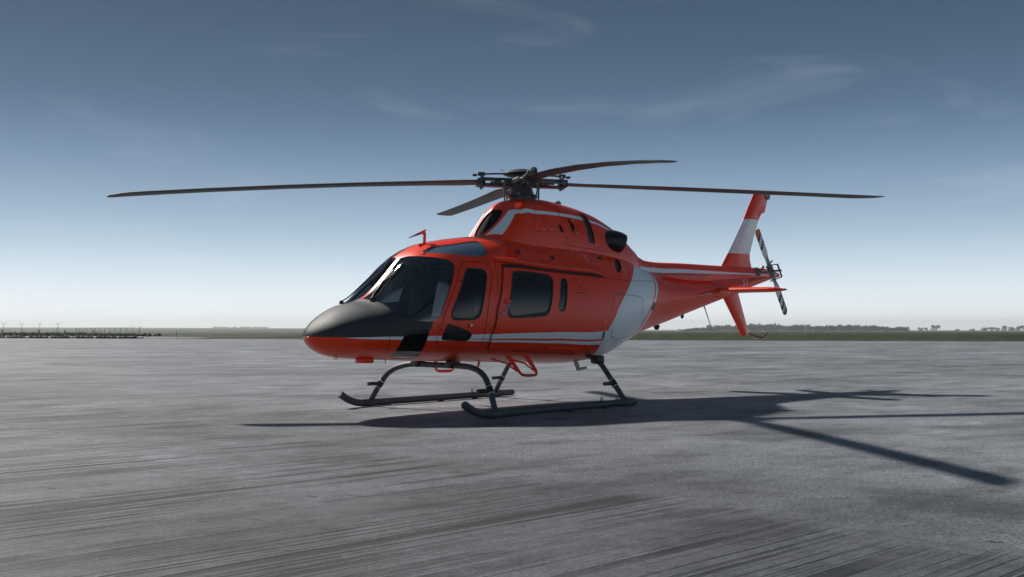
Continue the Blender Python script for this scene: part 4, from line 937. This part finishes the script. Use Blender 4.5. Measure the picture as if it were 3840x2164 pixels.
# ------------------------------------------------------------------ ground
def nd(nt, t, **k):
    n = nt.nodes.new(t)
    for a, v in k.items():
        if a.startswith('i_'):
            key = a[2:].replace('_', ' '); n.inputs[key].default_value = v
        else: setattr(n, a, v)
    return n
def apron_mat():
    m, nt, out = new_mat('worn_apron'); L = nt.links
    b = nd(nt, 'ShaderNodeBsdfPrincipled'); L.new(b.outputs[0], out.inputs['Surface'])
    tc = nd(nt, 'ShaderNodeTexCoord')
    def mp(rot, sc, loc=(0, 0, 0)):
        q = nd(nt, 'ShaderNodeMapping'); q.inputs['Rotation'].default_value = (0, 0, rot); L.new(tc.outputs['Object'], q.inputs['Vector'])
        n = nd(nt, 'ShaderNodeMapping'); n.inputs['Scale'].default_value = sc; n.inputs['Location'].default_value = loc
        L.new(q.outputs['Vector'], n.inputs['Vector']); return n.outputs['Vector']
    def nz(v, scale, det=6, rough=.6, dist=0.0):
        n = nd(nt, 'ShaderNodeTexNoise'); n.inputs['Scale'].default_value = scale; n.inputs['Detail'].default_value = det; n.inputs['Roughness'].default_value = rough; n.inputs['Distortion'].default_value = dist
        L.new(v, n.inputs['Vector']); return n.outputs['Fac']
    def mr(v, a, b_, c, d):
        n = nd(nt, 'ShaderNodeMapRange'); n.clamp = True
        for k, q in (('From Min', a), ('From Max', b_), ('To Min', c), ('To Max', d)): n.inputs[k].default_value = q
        L.new(v, n.inputs['Value']); return n.outputs['Result']
    def ma(op, x, y=None):
        n = nd(nt, 'ShaderNodeMath', operation=op)
        for i, q in enumerate((x, y)):
            if q is None: continue
            if isinstance(q, (int, float)): n.inputs[i].default_value = q
            else: L.new(q, n.inputs[i])
        return n.outputs[0]
    G = R_(-42)
    plain = mp(0, (1, 1, 1))
    rot = mp(G, (1, 1, 1)); sx = nd(nt, 'ShaderNodeSeparateXYZ'); L.new(rot, sx.inputs[0])
    wob = nz(plain, 1.3, 6, .65)
    u = ma('ADD', sx.outputs['X'], ma('MULTIPLY', ma('SUBTRACT', wob, .5), .55))
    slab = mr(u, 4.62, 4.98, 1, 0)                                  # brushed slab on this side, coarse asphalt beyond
    # brushed grooves: crisp lines of several widths running with the slab, in bunches
    f1 = nz(mp(G, (.14, 13, 1)), 1.0, 1, .4); f2 = nz(mp(G, (.26, 30, 1)), 1.0, 2, .5); f4 = nz(mp(G, (.10, 6.5, 1), (2, 5, 0)), 1.0, 1, .4)
    bunch = mr(nz(mp(G, (.45, 1.1, 1), (3, 1, 0)), 1.0, 4), .42, .56, .14, 1.0)
    lines = ma('ADD', mr(f1, .555, .585, 0, .85), mr(f2, .55, .60, 0, .8)); lines = ma('MINIMUM', ma('ADD', lines, mr(f4, .635, .655, 0, .9)), 1.2)
    lines_m = ma('MULTIPLY', ma('MULTIPLY', lines, slab), bunch)
    far_l = nz(mp(R_(-14), (.10, .22, 1)), 1.0, 8, .68, .5)          # broad wear
    blotch = nz(plain, .30, 9, .70, .4); blotch2 = nz(plain, 1.5, 9, .74); mid = nz(plain, 7.0, 8, .76); fine = nz(plain, 40, 6, .8); grit = nz(plain, 120, 3, .8)
    vo = nd(nt, 'ShaderNodeTexVoronoi', feature='F1'); vo.inputs['Scale'].default_value = 34; L.new(plain, vo.inputs['Vector'])
    asph = ma('SUBTRACT', 1.0, slab)
    v = ma('ADD', .232, ma('MULTIPLY', ma('SUBTRACT', blotch, .5), .36))
    v = ma('ADD', v, ma('MULTIPLY', ma('SUBTRACT', blotch2, .5), .20))
    v = ma('ADD', v, ma('MULTIPLY', ma('SUBTRACT', far_l, .5), .24)); v = ma('MAXIMUM', v, .07)
    v = ma('MULTIPLY', v, mr(mid, .30, .70, .70, 1.30))
    v = ma('MULTIPLY', v, mr(fine, .32, .68, .52, 1.48)); v = ma('MULTIPLY', v, mr(grit, .3, .7, .75, 1.25))
    pits = ma('MULTIPLY', mr(fine, .49, .43, 0, 1), mr(mid, .42, .56, .25, 1.0)); v = ma('MULTIPLY', v, ma('SUBTRACT', 1.0, ma('MULTIPLY', ma('MULTIPLY', pits, asph), .60)))
    tone = ma('SUBTRACT', 1.0, ma('MULTIPLY', slab, mr(ma('ADD', sx.outputs['Y'], ma('MULTIPLY', ma('SUBTRACT', blotch, .5), 6.0)), 4.0, 8.5, .60, .36))); v = ma('MULTIPLY', v, tone)  # slab's own darker tone, with foreground vignette darkening put into its albedo
    v = ma('MULTIPLY', v, ma('SUBTRACT', 1.0, ma('MULTIPLY', asph, mr(ma('ADD', u, ma('MULTIPLY', ma('SUBTRACT', blotch2, .5), 2.2)), 4.8, 8.0, .36, 0))))
    v = ma('MULTIPLY', v, ma('SUBTRACT', 1.0, ma('MULTIPLY', lines_m, .72)))
    # stains and rubber scuffs
    sc = nz(mp(G, (.45, 1.2, 1), (7, 2, 0)), 1.0, 8, .7); v = ma('MULTIPLY', v, mr(sc, .52, .62, 1.0, .62))
    st1 = nz(mp(R_(-20), (.5, .8, 1), (4, 4, 0)), .9, 9, .72, .6); v = ma('MULTIPLY', v, mr(st1, .51, .60, 1.0, .64))
    st2 = nz(mp(R_(30), (.8, 1.0, 1), (9, 1, 0)), .55, 8, .68, .5); v = ma('MULTIPLY', v, mr(st2, .36, .44, 1.28, 1.0))
    sc2 = nz(mp(R_(-8), (.09, .22, 1), (1, 9, 0)), 1.0, 8, .68); v = ma('MULTIPLY', v, mr(sc2, .52, .62, 1.0, .74))
    tk = nz(mp(R_(33), (3.5, 14, 1), (2, 0, 0)), 1.0, 2, .5); v = ma('MULTIPLY', v, mr(tk, .70, .72, 1.0, .30))
    # pale mineral specks
    sp = nz(plain, 60, 2, .5); v = ma('ADD', v, mr(sp, .70, .74, 0, .22))
    # surface cracks and the slab joint
    jn = ma('ABSOLUTE', ma('SUBTRACT', sx.outputs['X'], 4.79)); v = ma('MULTIPLY', v, mr(jn, 0, .05, .86, 1.0))
    v = ma('MAXIMUM', v, .025)
    cb = nd(nt, 'ShaderNodeCombineColor'); L.new(ma('MULTIPLY', v, .95), cb.inputs[0]); L.new(v, cb.inputs[1]); L.new(ma('MULTIPLY', v, 1.09), cb.inputs[2])
    L.new(cb.outputs[0], b.inputs['Base Color'])
    L.new(mr(far_l, .3, .7, .58, .80), b.inputs['Roughness'])
    b.inputs['Specular IOR Level'].default_value = .34
    rough_amt = mr(slab, 0, 1, 1.0, .25)
    h = ma('ADD', ma('MULTIPLY', ma('MULTIPLY', fine, rough_amt), 1.0), ma('MULTIPLY', ma('MULTIPLY', vo.outputs['Distance'], rough_amt), .35))
    h = ma('SUBTRACT', h, ma('MULTIPLY', lines_m, 1.0)); h = ma('ADD', h, ma('MULTIPLY', grit, .25))
    bp = nd(nt, 'ShaderNodeBump'); bp.inputs['Strength'].default_value = .8; bp.inputs['Distance'].default_value = .012
    L.new(h, bp.inputs['Height']); L.new(bp.outputs['Normal'], b.inputs['Normal'])
    return m
def edge_y(x):
    x = min(max(x, -54), 40); return 105 + (x + 54) * (78.4 - 105) / 94
ap = MB(); xs = [-3000, -600, -200, -100, -54, -30, -10, 10, 25, 40, 100, 250, 600, 3000]
V = [(x, edge_y(x), 0) for x in xs] + [(x, -600, 0) for x in xs]; n = len(xs)
ap.add(V, [(n + i, n + i + 1, i + 1, i) for i in range(n - 1)], 0, False)
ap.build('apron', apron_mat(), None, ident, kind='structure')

def smooth(x, a, b): t = min(1, max(0, (x - a) / (b - a))); return t * t * (3 - 2 * t)
def terr(x, y):
    d = math.hypot(x, y); e = y - edge_y(x); left = 1 - smooth(x, -34, -12)
    z = -.0030 * max(0, d - 100) if d < 2200 else -6.3
    z = max(z, -6.3) - .02 * smooth(e, -1, 0)
    bank = .62 * smooth(e, 1.4, 3.6) * (1 - left); z += bank
    lm = 1 - smooth(x / max(d, 1), -.12, -.02)
    z += (9.6 * smooth(d, 700, 2400) * (0.86 + .14 * math.sin(x * .004 + 1.0))) * lm
    z += 1.2 * smooth(d, 700, 2000) * (1 - lm) * (.5 + .5 * math.sin(x * .003))
    if e < 0: z = -.06
    
    return z
g = MB(); angs = [R_(a) for a in np.linspace(-85, 85, 341)]; ds = list(np.linspace(70, 112, 106)) + list(np.geomspace(113, 3600, 120))
V = []
for d in ds:
    for a in angs: x, y = d * math.sin(a), d * math.cos(a); V.append((x, y, terr(x, y)))
n = len(angs); g.add(V, [(i * n + j, i * n + j + 1, (i + 1) * n + j + 1, (i + 1) * n + j) for i in range(len(ds) - 1) for j in range(n - 1)], 0, True)
def field_mat():
    m, nt, out = new_mat('field_grass'); L = nt.links
    b = nd(nt, 'ShaderNodeBsdfPrincipled'); L.new(b.outputs[0], out.inputs['Surface']); b.inputs['Roughness'].default_value = .95; b.inputs['Specular IOR Level'].default_value = .15
    tc = nd(nt, 'ShaderNodeTexCoord')
    def nz(sc, scale, det=6):
        mpn = nd(nt, 'ShaderNodeMapping'); mpn.inputs['Scale'].default_value = sc; L.new(tc.outputs['Object'], mpn.inputs['Vector'])
        n = nd(nt, 'ShaderNodeTexNoise'); n.inputs['Scale'].default_value = scale; n.inputs['Detail'].default_value = det; n.inputs['Roughness'].default_value = .65; L.new(mpn.outputs[0], n.inputs['Vector']); return n.outputs['Fac']
    cr = nd(nt, 'ShaderNodeValToRGB'); e = cr.color_ramp.elements; e[0].position = .3; e[0].color = (.030, .040, .024, 1); e[1].position = .72; e[1].color = (.115, .118, .070, 1)
    q = e.new(.5); q.color = (.054, .064, .038, 1)
    mx = nd(nt, 'ShaderNodeMath', operation='MULTIPLY_ADD'); mx.inputs[1].default_value = .6; L.new(nz((.004, .012, .01), 1.0, 3), mx.inputs[0])
    s2 = nd(nt, 'ShaderNodeMath', operation='MULTIPLY'); s2.inputs[1].default_value = .4; L.new(nz((1, 1, 1), .9, 8), s2.inputs[0]); L.new(s2.outputs[0], mx.inputs[2])
    L.new(mx.outputs[0], cr.inputs['Fac']); L.new(cr.outputs['Color'], b.inputs['Base Color'])
    bp = nd(nt, 'ShaderNodeBump'); bp.inputs['Strength'].default_value = 1; bp.inputs['Distance'].default_value = .12; L.new(nz((1, 1, 1), 3.0, 8), bp.inputs['Height']); L.new(bp.outputs[0], b.inputs['Normal'])
    return m
g.build('grass_field', field_mat(), None, ident, kind='structure')
# taxiway curling away through the grass on the left
M['tarmac'] = paint('old_tarmac', (.17, .175, .18), .8, var=.15, scale=.4)
tw = MB(); ctr = [(-36, 101.5), (-37, 108), (-42, 118), (-52, 132), (-70, 150), (-95, 168), (-130, 185)]; ctr = [tuple(p) for p in chaikin3([(x, y, 0) for x, y in ctr], 3)]; V = []
for i, p in enumerate(ctr):
    q = np.array(ctr[min(i + 1, len(ctr) - 1)]) - np.array(ctr[max(i - 1, 0)]); q /= np.linalg.norm(q); w = np.array([-q[1], q[0], 0]) * (9 if i == 0 else 5 + 4 * max(0, 1 - i / 8))
    for s in (-1, -.33, .33, 1): r = np.array(p) + w * s; V.append((r[0], r[1], max(terr(r[0], r[1]), -5) + (.05 if r[1] > edge_y(r[0]) else .064)))
tw.add(V, [(4 * i + j, 4 * i + j + 1, 4 * i + 5 + j, 4 * i + 4 + j) for i in range(len(ctr) - 1) for j in range(3)], 0, True)
tw.build('taxiway', M['tarmac'], None, ident, kind='structure')

# ------------------------------------------------------------------ airfield edge furniture on the left
M['post'] = paint('galvanised_post', (.12, .13, .13), .6)
M['yel'] = paint('pale_yellow', (.62, .60, .42), .6); M['blk'] = paint('marker_black', (.015, .015, .017), .6); M['wht'] = paint('marker_white', (.72, .73, .72), .6)
def fence(name, pts, h, label, brace=()):
    p0 = pts[0]; f = empty(name, (p0[0], p0[1], terr(*p0)), 0, label=label, cat='fence', group='perimeter fences')
    me = None; o0 = np.array([p0[0], p0[1], terr(*p0)])
    for i, (x, y) in enumerate(pts):
        m = MB(); z = terr(x, y); c = np.array([x, y, z]) - o0; a = .30 * h / 1.4
        m.tube([c + np.array([0, 0, -.1]), c + np.array([0, 0, h])], .035, 6); m.tube([c + np.array([0, 0, h * .97]), c + np.array([-a, 0, h + a * .75])], .028, 6); m.tube([c + np.array([0, 0, h * .97]), c + np.array([a, 0, h + a * .75])], .028, 6)
        if i in brace: m.tube([c + np.array([0, 0, h * .8]), c + np.array([-h * .35, 0, 0])], .03, 6)
        m.build('post', M['post'], f, ident)
    for k in (.25, .6, .95):
        m = MB(); m.tube([np.array([x, y, terr(x, y) + h * k]) - o0 for x, y in pts], .008, 4); m.build('wire', M['post'], f, ident)
    return f
P1 = np.array([-56.2, 150.]); P2 = np.array([-96.0, 219.])
fence('perimeter_fence', [tuple(P1 + (P2 - P1) * i / 13) for i in range(14)], 1.32, 'low wire fence of forked posts running away beside the dark hedge', (0,))
fence('perimeter_fence', [(-97.2 + i * 3.47, 190.0) for i in range(4)], 2.15, 'tall forked fence posts standing behind the dark hedge', (3,))
random.seed(4)
def leaf_mesh(name, blobs, n, size, mat, seed=0, flat=1.0):
    rnd = random.Random(seed); m = MB()
    for _ in range(n):
        c, r = rnd.choice(blobs); d = Vector((rnd.gauss(0, 1), rnd.gauss(0, 1), rnd.gauss(0, 1))).normalized(); k = r * (rnd.random() ** .4)
        p = Vector(c) + Vector((d.x * k * 1.1, d.y * k * 1.1, d.z * k * flat)); s = size * rnd.uniform(.6, 1.3)
        q = Vector((rnd.gauss(0, 1), rnd.gauss(0, 1), rnd.gauss(0, 1))).normalized(); e = q.orthogonal().normalized(); f_ = q.cross(e)
        m.add([p + e * s, p + f_ * s * .7, p - e * s, p - f_ * s * .7], [(0, 1, 2, 3)], 0, False)
    me = bpy.data.meshes.new(name); me.from_pydata([tuple(v) for v in m.v], [], m.f); me.materials.append(mat); me.update(); return me
def leaf_mat(name, c1, c2):
    m, nt, out = new_mat(name); L = nt.links
    b = nd(nt, 'ShaderNodeBsdfPrincipled'); b.inputs['Roughness'].default_value = .7; b.inputs['Specular IOR Level'].default_value = .25
    tr = nd(nt, 'ShaderNodeBsdfTranslucent'); mx = nd(nt, 'ShaderNodeMixShader'); mx.inputs['Fac'].default_value = .25
    tc = nd(nt, 'ShaderNodeTexCoord'); n = nd(nt, 'ShaderNodeTexNoise'); n.inputs['Scale'].default_value = .9; n.inputs['Detail'].default_value = 4; L.new(tc.outputs['Object'], n.inputs['Vector'])
    cr = nd(nt, 'ShaderNodeValToRGB'); e = cr.color_ramp.elements; e[0].position = .3; e[0].color = (*c1, 1); e[1].position = .7; e[1].color = (*c2, 1)
    L.new(n.outputs['Fac'], cr.inputs['Fac']); L.new(cr.outputs['Color'], b.inputs['Base Color']); L.new(cr.outputs['Color'], tr.inputs['Color'])
    L.new(b.outputs[0], mx.inputs[1]); L.new(tr.outputs[0], mx.inputs[2]); L.new(mx.outputs[0], out.inputs['Surface']); return m
M['leaf'] = leaf_mat('leaves', (.030, .048, .020), (.070, .095, .038)); M['leaf2'] = leaf_mat('hedge_leaves', (.034, .048, .024), (.075, .095, .045))
M['bark'] = paint('bark', (.06, .05, .04), .9)
hb = []
for i in range(150):
    u = i / 149; x = -80 + 24 * u; y = 152 + 6 * math.sin(i * 1.7); hgt = .40 * (1.1 - .75 * max(0, u - .45)) * (1 + .25 * math.sin(i * .9)); hb.append(((x, y, terr(x, y) + hgt * .45), hgt * .8 + .10))
ho = np.array([-62, 152, terr(-62, 152)]); hb = [((c[0] - ho[0], c[1] - ho[1], c[2] - ho[2]), r) for c, r in hb]
hd = empty('hedge', tuple(ho), 0, label='long low dark green hedge behind the row of black blocks', cat='hedge')
link('foliage', leaf_mesh('hedge_foliage', hb, 20000, .13, M['leaf2'], 3, .8), hd)
def marker(x, y, h, dark, label, grp):
    z = max(terr(x, y), -.02) if y > edge_y(x) else 0
    o = empty('marker_post', (x, y, z), 0, label=label, cat='marker post', group=grp); N = 5
    for k in range(N):
        m = MB(); m.lathe((0, 0, h * k / N), [(.06, 0), (.06, h / N)], 8); m.build('stripe', (M['blk'] if (k % 2 == 0) else M['yel']) if dark else (M['blk'] if k == 2 else M['wht']), o, ident)
    m = MB(); m.lathe((0, 0, h), [(.07, 0), (.06, .04), (.02, .06)], 8); m.build('cap', M['blk'] if dark else M['wht'], o, ident)
for xp, d in ((7, 114), (145, 113), (243, 113), (350, 112)): marker((xp * .6708 - 1288) / 2500 * d, d, .85, True, 'black and yellow banded marker post behind the row of black blocks', 'banded marker posts')
marker((287 * .6708 - 1288) / 2500 * 113, 113, .9, False, 'white marker post with one black band behind the row of black blocks', 'white marker posts')
marker((553 * .6708 - 1288) / 2500 * 106, 106, .52, False, 'short white marker post on the grass island by the fence end', 'white marker posts')
marker((662 * .6708 - 1288) / 2500 * 112, 112, .85, False, 'white marker post standing beside the taxiway bend', 'white marker posts')
bm0 = MB(); bm0.lathe((0, 0, 0), [(.17, .0), (.22, .03), (.23, .12), (.21, .2), (.16, .23), (.10, .22), (.09, .12)], 12); bA = None
for i in range(46):
    x = -54.2 + 17.0 * (i + random.uniform(-.3, .3)) / 45; y = edge_y(x) - .35 + random.uniform(-.1, .1); wh = (i % 7 == 3)
    if bA is None: bA = bm0.build('barrier_block', M['blk'], None, ident); me_b = bA.data; me_w = me_b.copy(); me_w.materials[0] = M['wht']; o = bA
    else: o = link('barrier_block', me_w if wh else me_b)
    if wh: o.data = me_w
    o.location = (x, y, 0.0); s = random.uniform(.8, 1.25); o.scale = (s * 1.25, s, random.uniform(.8, 1.15)); o.rotation_euler = (0, 0, random.uniform(0, 6))
    o['category'] = 'block'; o['label'] = 'white block in the low row along the apron edge by the hedge' if wh else 'black rubber block in the low row along the apron edge by the hedge'; o['group'] = 'blocks along the apron edge'

# ------------------------------------------------------------------ far trees
protos = []
for k in range(6):
    rnd = random.Random(20 + k); bl = []
    for i in range(9): bl.append(((rnd.uniform(-.75, .75), rnd.uniform(-.6, .6), .22 + rnd.random() * .60), rnd.uniform(.18, .32)))
    bl.append(((0, 0, .5), .42)); cm = leaf_mesh('crown_mesh', bl, 1100, .06, M['leaf'], 50 + k)
    t = MB(); t.tube([(0, 0, -.1), (.01, 0, .25), (.0, .02, .6)], [.05, .035, .015], 6); t.tube([(0, 0, .25), (.2, .05, .55)], [.025, .01], 5); t.tube([(0, 0, .3), (-.2, -.05, .6)], [.022, .01], 5)
    to = t.build('trunk', M['bark'], None, ident); tm = to.data; bpy.data.objects.remove(to); protos.append((cm, tm))
def tree(xp, d, h, w, label, grp, k):
    x = (xp * .6708 - 1288) / 2500 * d; z = terr(x, d)
    o = empty('tree', (x, d, z), random.uniform(0, 6.28), label=label, cat='tree', group=grp); o.scale = (w, w, h)
    cm, tm = protos[k % 6]; link('crown', cm, o); link('trunk', tm, o)
random.seed(11)
lab = 'hazy broadleaf tree in the distant tree line beyond the grass bank'
xp = 2560
while xp < 3400:
    f = smooth(xp, 2560, 2700) * (1 - .55 * smooth(xp, 3200, 3400)); hh = (3.2 + 4.6 * f) * random.uniform(.75, 1.2) * (1.25 if 2800 < xp < 2920 else 1)
    tree(xp, random.uniform(980, 1120), hh * .78, random.uniform(3.6, 5.6), lab, 'trees in the far tree line', random.randrange(6)); xp += random.uniform(5, 9.5)
tree(3452, 1450, 5.0, 5.5, 'low spreading tree standing alone between tree line and bigger lone tree', 'lone far trees', 1)
tree(3473, 1480, 5.6, 4.5, 'slightly taller narrow tree between low spreading tree and bigger lone tree', 'lone far trees', 3)
tree(3512, 1420, 8.4, 8.2, 'large round tree standing alone on the skyline beyond the bank', 'lone far trees', 2)
tree(3592, 1500, 3.0, 6.0, 'small bushy tree low on the skyline beyond the bank', 'small far trees', 4); tree(3645, 1500, 3.4, 6.5, 'small bushy tree low on the skyline beyond the bank', 'small far trees', 0)
for xp_, hh in ((3690, 5.2), (3716, 5.8), (3740, 4.8), (3768, 7.8), (3792, 6.6), (3815, 7.4), (3838, 8.4), (3860, 8.6), (3885, 8.2), (3920, 9)):
    tree(xp_, 1450 + 20 * math.sin(xp_), hh, random.uniform(5, 7), 'tree in the clump at the open end of the skyline past the lone trees', 'far clump of trees', random.randrange(6))
for xp_ in list(range(812, 1010, 11)): tree(xp_ + random.uniform(-4, 4), 2350, random.uniform(2.5, 5.0), random.uniform(5, 9), 'tiny tree on the far low hill beyond the taxiway', 'trees on the far hill', random.randrange(6))
# ------------------------------------------------------------------ haze
hz = MB(); hz.box((0, 1600, 9), (7600, 4200, 34)); hm, hnt, hout = new_mat('haze_air')
pv = hnt.nodes.new('ShaderNodeVolumePrincipled'); pv.inputs['Color'].default_value = (.95, .98, 1.0, 1); pv.inputs['Density'].default_value = .00027; pv.inputs['Anisotropy'].default_value = .3
hnt.links.new(pv.outputs[0], hout.inputs['Volume'])
hz.build('haze', hm, None, ident, kind='stuff')
